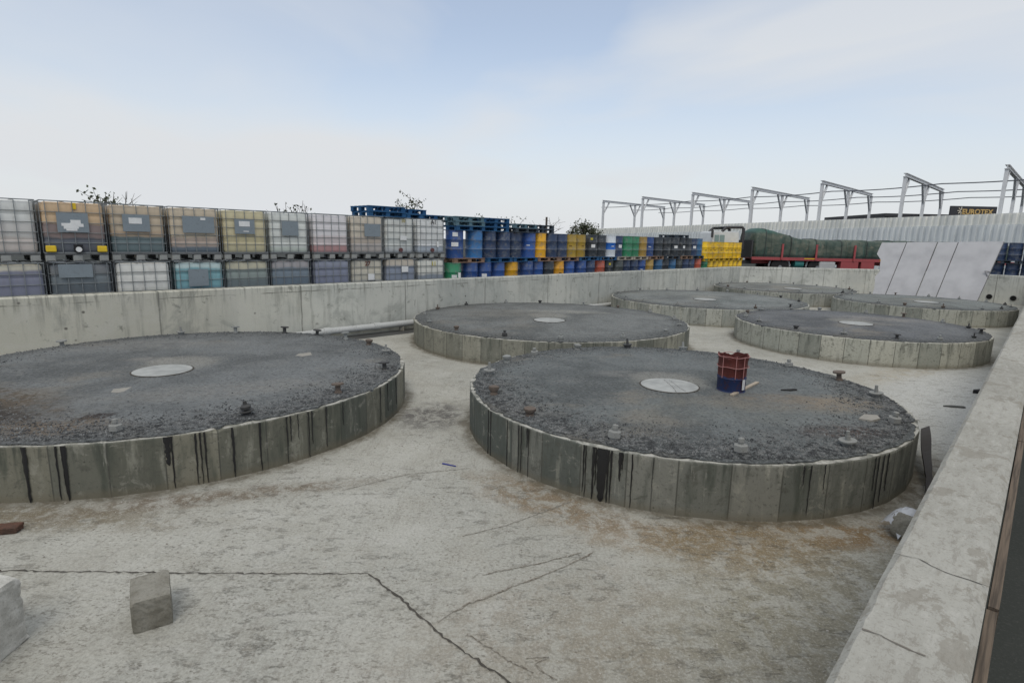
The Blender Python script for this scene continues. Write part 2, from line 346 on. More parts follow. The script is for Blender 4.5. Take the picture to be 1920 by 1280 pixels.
wr = wall('concrete_wall', 'bright flat-topped concrete wall along the right foreground with a crack across it', W2, RW, M_cope, step=.06, chip=.005, ext0=.3)
wn_ = wall('concrete_wall', 'concrete pit wall behind the viewer closing the near side', RW, LW0, M_wallL, top=WH - .008)
# pipe openings in the far right wall
g = G('black hole', .9); M_hole = g.done((.008, .008, .008)); M_rim = paint('pipe end grey', (.2, .2, .2))
for px, py in ((1855, 556), (1900, 559)):
    d = ray(px, py); dirw = (W2 - W1).normalized(); nrm = Vector((-dirw.y, dirw.x, 0)); t = (W1).dot(nrm) / d.dot(nrm); P = Vector((0, 0, CAMZ)) + d * t
    loc = ww.matrix_world
    lx = (P - W1).dot(dirw)
    h = MB().tube([(lx, -.03, P.z), (lx, .01, P.z)], .13, 20).build('pipe_end', M_rim, ww)
    MB().tube([(lx, -.036, P.z), (lx, -.031, P.z)], .115, 20).build('opening', M_hole, h)
# crack and seams over the right wall's top
dr = (RW - W2).normalized(); nr = Vector((-dr.y, dr.x, 0)); ar = math.atan2(dr.y, dr.x)
def loc_r(px, py):
    P = at(px, py, WH) - W2; return (P.dot(dr), P.dot(nr))
ck = [loc_r(*p) for p in ((1672, 1036), (1700, 1043), (1722, 1047), (1745, 1060), (1775, 1074), (1810, 1085), (1836, 1094), (1862, 1103))]
o = strip(rough(ck, .015, .0015, rnd), .0035, WH + .002, rnd).build('crack', M_crack, wr)
ck = [loc_r(*p) for p in ((1617, 1180), (1650, 1190), (1680, 1207), (1705, 1218), (1735, 1230))]
g = G('weathered groove', 1.); M_grv = g.done((.17, .155, .135))
o = strip(rough(ck, .012, .002, rnd), .006, WH + .002, rnd).build('scratch', M_grv, wr)
# plywood shutter board left against the wall's outer face
g = G('old plywood', .85); x, y, z = g.sep()
pn = g.noise(g.scale(g.P, 1, 30, 30), sc=3, det=6); M_ply = g.done(g.mix(g.rng(pn, .35, .7), (.15, .115, .085), (.06, .047, .036)), g.bump(pn, .004, .8))
Lr = (RW - W2).length; b = MB(); x = 0.
while x < Lr:
    l = min(2.4, Lr - x); b.box((x + l / 2, WT + .018 + rnd.uniform(0, .004), .98 + .33 / 2 + rnd.uniform(-.008, .008)), (l - .012, .03, .36)); x += 2.4
o = b.build('shutter_board', M_ply, loc=W2, rz=ar); tag(o, 'weathered brown plywood boarding along the outer face of the right foreground wall', 'board')

# ------------------------------------------------------------------ round tank covers
def side_mat(nm, c1, c2, R_, N, damp):
    g = G('ring concrete ' + nm, .88, spec=.25); x, y, z = g.sep()
    a = g.math('ARCTAN2', y, x); s = g.math('MULTIPLY', a, R_)
    k = g.math('MULTIPLY', g.math('ADD', a, math.pi), N / (2 * math.pi)); fl = g.math('FLOOR', k); fr = g.math('FRACT', k)
    pn = g.white(g.comb(fl, R_, .5)); c = g.mix(pn, c1, c2)
    pn2 = g.white(g.comb(fl, R_, 3.5)); c = g.mix(g.rng(pn2, .7, .95, 0, .45), c, (.085, .095, .085))
    st = g.noise(g.comb(g.math('MULTIPLY', s, 5.), 0., g.math('MULTIPLY', z, .9)), sc=1.1, det=6, ro=.6)
    c = g.mix(g.rng(st, .48, .70, 0, damp), c, (.055, .065, .052)); c = g.mix(g.rng(st, .45, .33, 0, .5), c, (.33, .325, .27))
    e = g.math('MINIMUM', fr, g.math('SUBTRACT', 1., fr)); jm = g.rng(e, .005, .022, .85, 0)
    c = g.mix(jm, c, (.07, .07, .06))
    bl = g.noise(g.comb(s, z, 0.), sc=5, det=8, ro=.72, dist=.5); c = g.mix(g.rng(bl, .55, .64, 0, .6), c, (.09, .09, .075)); c = g.mix(g.rng(bl, .44, .36, 0, .35), c, (.36, .35, .30)); wf = g.noise(g.comb(g.math('MULTIPLY', s, 9.), 3., g.math('MULTIPLY', z, 1.3)), sc=1., det=7, ro=.7); c = g.mix(g.rng(wf, .60, .68, 0, .55), c, (.42, .41, .36)); sc2 = g.noise(g.comb(s, z, 5.), sc=22, det=5, ro=.75); c = g.mix(g.rng(sc2, .54, .64, 0, .5), c, (.07, .07, .06))
    vo = g.voro(g.comb(s, z, 0.), sc=6.); c = g.mix(g.rng(vo, .02, .09, .8, 0), c, (.05, .05, .045))
    tp = g.math('MULTIPLY', g.rng(z, .25, TH), g.rng(g.noise(g.comb(g.math('MULTIPLY', s, 14.), 0., g.math('MULTIPLY', z, 1.6)), sc=1., det=4), .52, .64)); c = g.mix(g.math('MULTIPLY', tp, .6), c, (.06, .065, .055))
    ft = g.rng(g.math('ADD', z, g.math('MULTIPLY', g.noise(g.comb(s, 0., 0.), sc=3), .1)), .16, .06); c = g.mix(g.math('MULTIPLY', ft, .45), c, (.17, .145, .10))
    lip = g.rng(z, TH - .012, TH - .003); c = g.mix(g.math('MULTIPLY', g.math('MULTIPLY', lip, .85), g.math('ADD', .25, g.rng(g.noise(sc=7, det=6, ro=.7), .42, .56, 0, .75))), c, (.48, .47, .43))
    gr = g.noise(sc=60, det=4, ro=.7); c = g.mix(g.rng(gr, .52, .75, 0, .35), c, (.12, .12, .1))
    return g.done(c, g.bump(jm, .01, -.5, g.bump(bl, .006, .5, g.bump(gr, .003, .5))))
def top_mat(nm, R_, tint, dust, spots=()):
    g = G('bitumen top ' + nm, .9, spec=.35); x, y, z = g.sep()
    r = g.n('ShaderNodeVectorMath', [g.scale(g.P, 1, 1, 0)], o=1, operation='LENGTH')
    a = g.noise(sc=.8, det=7, ro=.65, dist=.4); c = g.mix(g.rng(a, .35, .66), tuple(.092 * t for t in tint), tuple(.155 * t for t in tint))
    lg = g.noise(g.scale(g.P, 1.4, 1, 1), sc=2.6, det=8, ro=.7, dist=.8); c = g.mix(g.rng(lg, .50, .68, 0, .5), c, (.185, .187, .18))
    du = g.noise(g.scale(g.P, 1, 1.3, 1, loc=(5, 2, 0)), sc=.75, det=6, ro=.6); c = g.mix(g.rng(du, .52, .70, 0, dust), c, (.23, .205, .165))
    ed = g.rng(g.math('ADD', r, g.math('MULTIPLY', g.noise(sc=2.), .5)), R_ - .35, R_ + .1); c = g.mix(g.math('MULTIPLY', ed, .45), c, (.042, .045, .046))
    lr = g.rng(g.math('ADD', g.n('ShaderNodeVectorMath', [g.n('ShaderNodeVectorMath', [g.scale(g.P, 1, 1, 0), (-.05, 0, 0)], operation='SUBTRACT')], o=1, operation='LENGTH'), g.math('MULTIPLY', g.noise(sc=3.5, det=5), .35)), .5, .85, 1, 0)
    c = g.mix(g.math('MULTIPLY', lr, .6), c, (.27, .265, .24))
    brk = g.rng(g.noise(sc=6, det=8, ro=.75), .42, .56)
    for (bx, by, rx, ry, an, k, col) in spots: c = g.mix(g.math('MULTIPLY', g.math('MULTIPLY', g.blob(bx, by, rx, ry, R(an), nz=.35, nsc=1.8), g.math('ADD', .35, g.math('MULTIPLY', brk, .65))), k), c, col)
    gr = g.noise(sc=24, det=8, ro=.82); rough_ = g.math('ADD', .55, g.math('MULTIPLY', ed, .45))
    c = g.mix(g.math('MULTIPLY', g.rng(gr, .50, .60), rough_), c, (.026, .028, .029)); c = g.mix(g.math('MULTIPLY', g.rng(gr, .46, .36), g.math('MULTIPLY', rough_, .8)), c, (.27, .28, .275))
    sp = g.voro(sc=17.); c = g.mix(g.rng(sp, .0, .10, .7, 0), c, (.38, .38, .36))
    return g.done(c, g.bump(gr, .016, .8, g.bump(lg, .02, .4)))
g = G('pale manhole lid', .8); a = g.noise(sc=5, det=6); M_lid = g.done(g.mix(g.rng(a, .3, .7), (.40, .41, .40), (.29, .30, .295)), g.bump(a, .004, .3))
g = G('pale drill patch', .9); M_patch = g.done(g.mix(g.noise(sc=12, det=6, ro=.7), (.36, .34, .30), (.22, .215, .2)))
M_bolt = [paint('galvanised bolt', (.30, .31, .30), .6, .3, .6, 20.), paint('chalky bolt', (.26, .265, .255), .85, 0., .8, 20.), paint('rusty bolt', (.15, .12, .10), .8, .2, .5, 20.), paint('dark bolt', (.07, .07, .07), .6, .3, .2, 20.)]
g = G('black bitumen drip', .45, spec=.5); M_tar = g.done((.012, .012, .013))
def bolt_mesh(kind):
    b = MB(); h = (.115, .10, .13, .12, .16)[kind]
    b.lathe([(.045, 0), (.042, .03), (.02, .035), (.02, h)], 10)
    if kind == 0: b.lathe([(.058, .018), (.058, .07), (.045, .078)], 6).lathe([(.026, h - .02), (.026, h + .012), (.015, h + .018)], 8)
    if kind == 1: b.lathe([(.032, h * .3), (.06, h * .75), (.06, h), (.02, h + .015)], 8)
    if kind == 2: b.lathe([(.03, h * .2), (.03, h * .8)], 8).lathe([(.072, h * .85), (.072, h), (.03, h + .005)], 10)
    if kind == 3: b.lathe([(.055, .03), (.055, .055)], 6).lathe([(.016, h), (.016, h + .05)], 8).lathe([(.07, h * .5), (.07, h * .62)], 12)
    if kind == 4: b.lathe([(.05, h * .55), (.055, h * .75), (.03, h * .9)], 6).lathe([(.07, h * .35), (.07, h * .42)], 12).lathe([(.018, h * .9), (.018, h + .025)], 8)
    return b
BM = [[bolt_mesh(k).mesh('anchor_bolt', m, smooth=True) for m in M_bolt] for k in range(5)]
tank_labels = dict(A='low round concrete tank at left foreground, largest in view, dark grey top', B='low round concrete tank at centre foreground with the red and blue bucket on top',
  C='round concrete tank in the middle ground beyond the gap between the two foreground tanks', D='round concrete tank at right middle distance with pale clean sides beside the right wall',
  E='round concrete tank behind the middle one, against the long wall', F='farthest round concrete tank, in the corner before the trailer', G='round concrete tank directly in front of the leaning white panels')
TC = dict(A=((.085, .09, .075), (.215, .205, .16)), B=((.09, .10, .088), (.22, .218, .19)), C=((.17, .17, .14), (.30, .29, .235)), D=((.36, .37, .32), (.47, .46, .39)),
  E=((.30, .31, .28), (.40, .40, .35)), F=((.28, .29, .26), (.36, .36, .32)), G=((.31, .32, .28), (.38, .38, .33)))
LID = dict(A=(305, 694), B=(1255, 722), C=(1030, 600), D=(1605, 606), E=(1322, 561), F=(1487, 541), G=(1737, 566))
TINT = dict(A=(1.08, 1.15, 1.17), B=(.95, 1.04, 1.05), C=(1.12, 1.18, 1.16), D=(.95, 1.0, 1.06), E=(1.35, 1.45, 1.42), F=(1.35, 1.42, 1.36), G=(1.25, 1.36, 1.32))
DUST = dict(A=.4, B=.55, C=.25, D=.55, E=.3, F=.5, G=.3)
SPOTS = dict(A=[(-.9, -2.2, .5, 1.4, 60, .9, (.10, .075, .05)), (-.6, -2.5, .25, .9, 70, .8, (.03, .027, .025)), (-1.6, 1.4, 1.6, .5, 10, .4, (.25, .245, .23)), (1.2, -1.4, 1.5, .35, 25, .5, (.22, .215, .20))],
  B=[(1.1, -.95, 1.1, .35, 5, .75, (.21, .175, .135)), (1.9, -.9, .6, .3, 20, .7, (.24, .20, .15)), (.3, -1.3, 1.3, .5, 0, .45, (.17, .18, .165)), (1.3, -2.0, .5, .18, 10, .8, (.07, .04, .03)), (-.6, .4, .5, .2, 0, .5, (.22, .22, .21))],
  C=[(.3, .9, 1.3, .35, 0, .55, (.33, .32, .28)), (-1.2, .3, 1.2, .8, 0, .45, (.20, .19, .165))], D=[(1.2, .6, 1.2, .5, -10, .7, (.27, .255, .235)), (.2, -.5, .8, .3, 0, .5, (.25, .24, .22))],
  E=[(-.5, 1, 2, .8, 0, .5, (.22, .23, .215)), (1, -1.4, 1.6, .5, 0, .5, (.07, .09, .085))], F=[(.5, -.5, 1.6, .6, 0, .6, (.21, .20, .17)), (1.5, -1.2, .9, .5, 0, .5, (.09, .11, .08))], G=[(.8, .2, 1.1, .35, 0, .6, (.27, .26, .23)), (-1.4, 0, 1., .9, 0, .4, (.22, .23, .21))])
def spot_at(k, px, py, rx, ry, an, kk, col): P = at(px, py, TH + .05); return (P.x - TANKS[k][0], P.y - TANKS[k][1], rx, ry, an, kk, col)
SPOTS['A'] += [spot_at('A', 180, 779, .16, .09, 40, 1.6, (.035, .028, .026)), spot_at('A', 35, 835, .42, .05, 12, 1.8, (.012, .012, .013)), spot_at('A', 60, 800, .7, .25, 10, .8, (.16, .125, .09)), spot_at('A', 300, 676, .5, .2, 0, .5, (.28, .27, .25))]
def tank(k):
    cx, cy, Rr = TANKS[k]; rg = random.Random(ord(k)); N = int(2 * math.pi * Rr / .47)
    t = empty('concrete_tank', (cx, cy, 0)); tag(t, tank_labels[k], 'tank', 'round concrete tanks in the pit')
    # ring wall with a chipped lip
    b = MB(); seg = N * 6; rows = []
    prof = [(Rr, -.05), (Rr, TH - .02), (Rr - .004, TH), (Rr - .09, TH - .001), (Rr - .12, TH - .05)]
    for i in range(seg):
        a = 2 * math.pi * i / seg - math.pi; fr = (i % 6) / 6; aa = math.pi / N; fac = math.cos(aa) / math.cos(2 * aa * fr - aa)
        ch = .006 * rg.random() + (.03 * rg.random() if rg.random() < .07 else 0); row = []
        for j, (r, z) in enumerate(prof):
            rr = r * fac / math.cos(aa) * (1 - .0008)
            if j == 2: rr -= ch; z -= ch * .7
            if j == 1: z -= ch * .6
            row.append(b.bm.verts.new((rr * math.cos(a), rr * math.sin(a), z)))
        rows.append(row)
    for i in range(seg):
        A, B = rows[i], rows[(i + 1) % seg]
        for j in range(4): b.bm.faces.new((A[j], A[j + 1], B[j + 1], B[j]))
    b.build('ring_wall', side_mat(k, *TC[k], Rr, N, .75 if k in 'AB' else .45), t)
    # bitumen top with an uneven border and a gentle crown
    b = MB(); S = 260; rings = []
    rr_ = [0, .5, 1., 1.6, 2.2, Rr - .5, Rr - .25, Rr - .12, Rr - .04]
    ph = [rg.uniform(0, 6) for _ in range(6)]
    for q, r in enumerate(rr_[1:]):
        row = []
        for i in range(S):
            a = 2 * math.pi * i / S; e = 0
            if q == len(rr_) - 2: e = .012 * math.sin(7 * a + ph[0]) + .012 * math.sin(17 * a + ph[1]) + .008 * math.sin(41 * a + ph[2]) + rg.uniform(-.014, .014) - (.05 * rg.random() if rg.random() < .08 else 0)
            zz = .022 + .045 * (1 - (r / Rr) ** 2) + (rg.uniform(-.004, .006)) - (.012 if q == len(rr_) - 2 else 0)
            row.append(b.bm.verts.new(((r + e) * math.cos(a), (r + e) * math.sin(a), TH + zz)))
        rings.append(row)
    ct = b.bm.verts.new((0, 0, TH + .067))
    for i in range(S): b.bm.faces.new((ct, rings[0][i], rings[0][(i + 1) % S]))
    for A, B in zip(rings, rings[1:]):
        for i in range(S): b.bm.faces.new((A[i], B[i], B[(i + 1) % S], A[(i + 1) % S]))
    sk = [b.bm.verts.new((v.co.x, v.co.y, TH - .03)) for v in rings[-1]]
    for i in range(S): b.bm.faces.new((rings[-1][i], sk[i], sk[(i + 1) % S], rings[-1][(i + 1) % S]))
    b.build('top', top_mat(k, Rr, TINT[k], DUST[k], SPOTS.get(k, ())), t)
    P = at(*LID[k], TH + .07)
    b = MB(); n = 40; lr = {'A': .37, 'B': .385}.get(k, .38)
    b.lathe([(lr, 0), (lr, .016), (lr - .02, .02)], n)
    ld = b.build('manhole_lid', M_lid, t, loc=(P.x - cx, P.y - cy, TH + .058))
    b = MB(); b.lathe([(lr + .02, 0), (lr + .022, .008), (lr + .001, .012), (lr + .001, 0)], n, cap=False); b.build('lid_rim', M_crack, ld, loc=(0, 0, .004))
    if k == 'B':
        def lp(x, y): q = at(x, y, TH + .078); return (q.x - P.x, q.y - P.y)
        strip(rough([lp(1245, 712), (lp(1252, 718)), lp(1260, 724), lp(1268, 735)], .02, .006, rg), .006, .022, rg).build('lid_crack', M_crack, ld)
        strip(rough([lp(1254, 712), lp(1264, 719), lp(1277, 729), lp(1286, 734)], .02, .006, rg), .005, .022, rg).build('lid_crack', M_crack, ld)
    return t
TK = {k: tank(k) for k in 'ABCDEFG'}
# anchor bolts: seen ones by their place on the rim, the rest round the far side of each rim
BP = dict(A=[(90, 648, 2), (340, 622, 3), (448, 622, 2), (540, 625, 2), (621, 625, 2), (687, 632, 2), (726, 645, 1), (744, 665, 3), (710, 696, 2), (621, 738, 2), (459, 778, 4), (223, 808, 0)],
  B=[(917, 744, 1), (998, 782, 1), (1158, 820, 0), (1373, 838, 0), (1567, 833, 3), (1671, 796, 0), (1672, 750, 3), (1606, 716, 2), (1507, 686, 0), (1395, 667, 0), (1282, 655, 3), (1173, 652, 3), (1075, 655, 1), (990, 665, 0), (940, 681, 1), (903, 705, 3)])
BK = dict(A=[1, 1, 0, 3, 3, 0, 2, 1, 3, 2, 3, 1], B=[2, 2, 1, 1, 1, 1, 1, 2, 1, 1, 0, 3, 1, 1, 0, 1])
for k in TK:
    cx, cy, Rr = TANKS[k]; rg = random.Random(ord(k) * 3); done = []
    if k in BP:
        for (px, py, kd), mi in zip(BP[k], BK[k]):
            P = at(px, py, TH); a = math.atan2(P.y - cy, P.x - cx); done.append(a)
            o = link('anchor_bolt', BM[kd][mi], TK[k], ((Rr - .24) * math.cos(a), (Rr - .24) * math.sin(a), TH + .022), rg.uniform(0, 6)); s = 1.1 if k == 'A' else 1.2; o.scale = (s, s, s * rg.uniform(.8, 1.0))
            o.rotation_euler[0] = rg.uniform(-.12, .12); o.rotation_euler[1] = rg.uniform(-.1, .1)
    else:
        n = 16; a0 = rg.uniform(0, .4)
        for i in range(n):
            a = a0 + 2 * math.pi * i / n + rg.uniform(-.05, .05)
            o = link('anchor_bolt', BM[rg.choice((0, 1, 3, 3, 0, 2))][rg.choice((0, 0, 1, 1, 2, 3))], TK[k], ((Rr - .24) * math.cos(a), (Rr - .24) * math.sin(a), TH + .022), rg.uniform(0, 6)); s = rg.uniform(.8, 1.1); o.scale = (s, s, s * .9)
# bitumen runs down the two near rings (placed by angle)
def drips(k, lst):
    cx, cy, Rr = TANKS[k]; rg = random.Random(ord(k) + 9)
    for px, py, wd, ln in lst:
        b = MB(); P = at(px, py, TH); a = math.atan2(P.y - cy, P.x - cx); n = 12; L = []
        for i in range(n + 1):
            z = TH - .005 - ln * i / n; h = wd * (1 - .55 * (i / n)) * rg.uniform(.65, 1.15) * .5 / Rr; da = rg.uniform(-.0012, .0012)
            if i == n: h *= .3
            rr = Rr + .009
            L.append((b.bm.verts.new((rr * math.cos(a - h + da), rr * math.sin(a - h + da), z)), b.bm.verts.new(((rr + .006) * math.cos(a + da), (rr + .006) * math.sin(a + da), z)), b.bm.verts.new((rr * math.cos(a + h + da), rr * math.sin(a + h + da), z))))
        for A, B in zip(L, L[1:]):
            b.bm.faces.new((A[0], A[1], B[1], B[0])); b.bm.faces.new((A[1], A[2], B[2], B[1]))
        b.build('bitumen_drip', M_tar, TK[k])
drips('B', [(907, 768, .03, .56), (913, 771, .02, .56), (948, 787, .015, .56), (970, 796, .02, .56), (975, 798, .02, .54), (987, 802, .03, .22), (990, 803, .015, .56), (1092, 835, .02, .5), (1096, 836, .015, .56), (1111, 839, .035, .56),
  (1116, 840, .02, .4), (1128, 842, .13, .56), (1140, 844, .03, .56), (1146, 845, .025, .56), (1162, 849, .04, .30), (1167, 849, .02, .18), (1186, 852, .018, .56), (1226, 857, .008, .56), (1502, 867, .02, .2), (1514, 866, .014, .5), (1640, 850, .02, .56), (1650, 848, .02, .5), (1657, 845, .02, .4), (1632, 851, .015, .35), (1539, 864, .012, .25)])
drips('A', [(3, 857, .05, .56), (80, 849, .02, .54), (100, 846, .05, .56), (95, 847, .02, .4), (312, 819, .07, .30), (320, 818, .02, .56), (365, 811, .02, .56), (374, 810, .018, .56), (383, 809, .02, .56), (434, 799, .03, .56), (482, 788, .025, .56),
  (532, 778, .02, .56), (538, 776, .02, .3), (552, 773, .012, .3), (570, 768, .02, .56), (575, 766, .02, .4), (597, 758, .02, .5), (622, 748, .015, .3), (695, 723, .02, .5), (710, 716, .02, .4), (728, 706, .02, .4)])
# small patches left on the tops
def patch(k, pts, name='repair_patch', m=None, z=.052):
    cx, cy, Rr = TANKS[k]; q = [at(x, y, TH + z) for x, y in pts]; MB().prism([(p.x - cx, p.y - cy) for p in q], TH + z - .02, TH + z + .008).build(name, m or M_patch, TK[k])
patch('A', [(208, 736), (213, 730), (247, 726), (249, 731), (222, 737)])
patch('A', [(553, 668), (560, 664), (582, 661), (585, 666), (565, 669)])
g = G('dark oil', .5); M_oil = g.done(g.mix(g.noise(sc=8, det=6), (.02, .018, .018), (.07, .05, .045)))
0 and patch('A', [(155, 790), (175, 780), (178, 768), (200, 765), (196, 778), (190, 786), (170, 791)], 'oil_stain', M_oil, .05)
0 and patch('A', [(0, 840), (30, 833), (62, 829), (84, 826), (60, 833), (25, 841), (0, 846)], 'tar_smear', M_tar, .045)
patch('B', [(1610, 785), (1620, 777), (1645, 779), (1650, 785), (1635, 789)])

# gravel loose on the borders of the two near tops
g = G('loose gravel', .9); oi = g.n('ShaderNodeObjectInfo', o=5) if False else None
M_grav = g.done(g.mix(g.rng(g.noise(sc=14, det=3), .4, .62), (.06, .063, .066), (.20, .205, .205)))
def gravel(k, n, lab):
    cx, cy, Rr = TANKS[k]; rg = random.Random(5); vs, fs = [], []
    for _ in range(n):
        a = rg.uniform(0, 2 * math.pi) if rg.random() < .35 else rg.uniform(-math.pi, 0.1)
        r = Rr - .08 - abs(rg.gauss(0, .33)); s = rg.uniform(.004, .012) * (1.5 if rg.random() < .06 else 1)
        z0 = TH + .024 + .045 * (1 - (r / Rr) ** 2); x, y = r * math.cos(a), r * math.sin(a); i = len(vs); th = rg.uniform(0, 6)
        for q in range(4):
            t = th + q * math.pi / 2 + rg.uniform(-.4, .4); vs.append((x + s * math.cos(t), y + s * math.sin(t), z0 - .003))
        for q in range(3):
            t = th + q * 2.1 + rg.uniform(-.4, .4); vs.append((x + s * .6 * math.cos(t), y + s * .6 * math.sin(t), z0 + s * rg.uniform(.5, .95)))
        fs += [(i, i + 1, i + 4), (i + 1, i + 5, i + 4), (i + 1, i + 2, i + 5), (i + 2, i + 6, i + 5), (i + 2, i + 3, i + 6), (i + 3, i + 4, i + 6), (i + 3, i, i + 4), (i + 4, i + 5, i + 6)]
    me = bpy.data.meshes.new('gravel'); me.from_pydata(vs, [], fs); me.materials.append(M_grav)
    tag(link('gravel', me, None, (cx, cy, 0)), lab, 'gravel', kind='stuff')
gravel('B', 15000, 'coarse dark gravel loose round the border of the centre foreground tank top')
gravel('A', 11000, 'coarse dark gravel loose round the border of the left foreground tank top')
# grit over the near floor
def grit(n):
    rg = random.Random(11); vs, fs = [], []
    for _ in range(n):
        x = rg.uniform(-5, 4.2); y = rg.uniform(1.4, 8); s = rg.uniform(.003, .008) * (1.7 if rg.random() < .03 else 1)
        if any(math.hypot(x - c[0], y - c[1]) < c[2] + .02 for c in TANKS.values()): continue
        if (Vector((x, y, 0)) - W2).dot(nr) > -.03: continue
        i = len(vs); th = rg.uniform(0, 6)
        for q in range(4): t = th + q * 1.57 + rg.uniform(-.5, .5); vs.append((x + s * math.cos(t), y + s * math.sin(t), .002))
        vs.append((x, y, .004 + s * .6)); fs += [(i, i + 1, i + 4), (i + 1, i + 2, i + 4), (i + 2, i + 3, i + 4), (i + 3, i, i + 4)]
    me = bpy.data.meshes.new('grit'); me.from_pydata(vs, [], fs)
    g = G('floor grit', .9); me.materials.append(g.done(g.mix(g.rng(g.noise(sc=9, det=3), .45, .55), (.22, .20, .175), (.50, .48, .44))))
    tag(link('grit', me), 'fine grit and chips scattered on the concrete pit floor', 'grit', kind='stuff')
grit(2600)

# ------------------------------------------------------------------ things in the pit
def rough_block(name, c, size, rz, m, rg, chip=.02, tilt=(0, 0), sub=5, top_in=0.):
    b = MB(); bmesh.ops.create_cube(b.bm, size=1.); bmesh.ops.subdivide_edges(b.bm, edges=b.bm.edges[:], cuts=sub, use_grid_fill=True)
    for v in b.bm.verts:
        cnt = sum(abs(abs(q) - .5) < 1e-4 for q in v.co); k = 1 - (.06 * (cnt == 2) + .13 * (cnt == 3)) * rg.uniform(.4, 1.2) * chip / .02
        v.co = Vector((v.co.x * size[0] * k * (1 - top_in * (v.co.z + .5)), v.co.y * size[1] * k * (1 - top_in * (v.co.z + .5)), (v.co.z + .5) * size[2] * (k if v.co.z > 0 else 1))) + Vector((rg.uniform(-1, 1), rg.uniform(-1, 1), rg.uniform(-1, 1))) * .0025
    o = b.build(name, m, loc=c, rz=rz); o.rotation_euler[0] = tilt[0]; o.rotation_euler[1] = tilt[1]
    for p in o.data.polygons: p.use_smooth = False
    return o
def cmat(nm, c1, c2):
    g = G(nm, .92); a = g.noise(sc=6, det=8, ro=.7); b_ = g.noise(sc=60, det=5, ro=.75); v = g.voro(sc=45.)
    c = g.mix(g.rng(a, .35, .65), c1, c2); c = g.mix(g.rng(b_, .5, .7, 0, .5), c, tuple(x * .4 for x in c2)); c = g.mix(g.rng(v, 0, .18, .5, 0), c, tuple(x * .3 for x in c2))
    return g.done(c, g.bump(b_, .006, .9, g.bump(a, .01, .4)))
M_blk = cmat('loose block concrete', (.27, .26, .225), (.17, .16, .13)); M_pale = cmat('rough pale concrete', (.62, .61, .57), (.40, .39, .355))
p = at(285, 1165, .02)
o = rough_block('concrete_block', (p.x - .03, p.y + .06, .017), (.225, .30, .235), R(33), M_blk, random.Random(2), chip=.008, sub=9, tilt=(R(3), 0)); tag(o, 'grey broken concrete block lying on the near floor at lower left', 'concrete block')
p = at(40, 1075, .46)
b = MB(); o = rough_block('concrete_upstand', (p.x - .60, p.y - .6, .0), (1.2, 1.2, .46), R(0), M_pale, random.Random(4), chip=.006, sub=16); tag(o, 'rough pale concrete upstand cut by the lower left edge of the view', 'concrete block')
# boulder by the right wall with a scrap of plastic film on it
b = MB(); bmesh.ops.create_icosphere(b.bm, subdivisions=4, radius=1.); rg = random.Random(8); dirs = [Vector((rg.gauss(0, 1), rg.gauss(0, 1), rg.gauss(0, 1))).normalized() for _ in range(16)]
for v in b.bm.verts:
    n = v.co.normalized(); h = min([1.] + [.84 / max(.01, n.dot(d)) for d in dirs]); v.co = Vector((n.x * .16 * h, n.y * .15 * h, n.z * .14 * h + .10)) + n * rg.uniform(-.003, .003)
p = at(1700, 1000, .03); tag(b.build('rock', M_blk, loc=(p.x, p.y, 0)), 'grey rock on the floor half hidden by the right foreground wall', 'rock')
g = G('plastic film', .25, spec=.6); g.b.inputs['Alpha'].default_value = .9; M_film = g.done((.62, .64, .68), g.bump(g.noise(sc=12, det=5), .02, .8))
b = MB(); n = 14; grid = []; rg = random.Random(3)
for i in range(n):
    grid.append([b.bm.verts.new(((i / (n - 1) - .5) * .34, (j / (n - 1) - .5) * .26, .255 - ((i / (n - 1) - .5) ** 2 * 1.3 + (j / (n - 1) - .5) ** 2 * .9) * .42 + rg.uniform(-.006, .008))) for j in range(n)])
for i in range(n - 1):
    for j in range(n - 1): b.bm.faces.new((grid[i][j], grid[i + 1][j], grid[i + 1][j + 1], grid[i][j + 1]))
o = b.build('plastic_sheet', M_film, loc=(p.x + .03, p.y + .04, 0), smooth=True); tag(o, 'crumpled clear plastic film draped on the rock beside the right wall', 'plastic sheet')
# dark board lying along the right side of the centre tank
a0 = at(1733, 812, .30); a1 = at(1748, 950, .02); d = a1 - a0
rg = random.Random(6); b = MB(); n = 16; L = []; side = Vector((.9, .35, 0)).normalized()
for i in range(n + 1):
    t = i / n; q = a0 + d * t; wd = .055 + .015 * math.sin(t * 9) + (.02 if t < .6 else 0)
    q.z = .34 * (1 - t) ** 1.3 + .03 + .01 * math.sin(t * 14)
    L.append([b.bm.verts.new(q + side * wd * s + Vector((0, 0, dz))) for s, dz in ((-1, 0), (1, .02), (1, -.015), (-1, -.035))])
for A, B in zip(L, L[1:]):
    for k in range(4): b.bm.faces.new((A[k], A[(k + 1) % 4], B[(k + 1) % 4], B[k]))
b.bm.faces.new(L[0]); b.bm.faces.new(L[-1][::-1])
o = b.build('board', paint('wet dark board', (.055, .05, .048), .7)); tag(o, 'long dark weathered board leaning between the centre foreground tank and right wall', 'board')
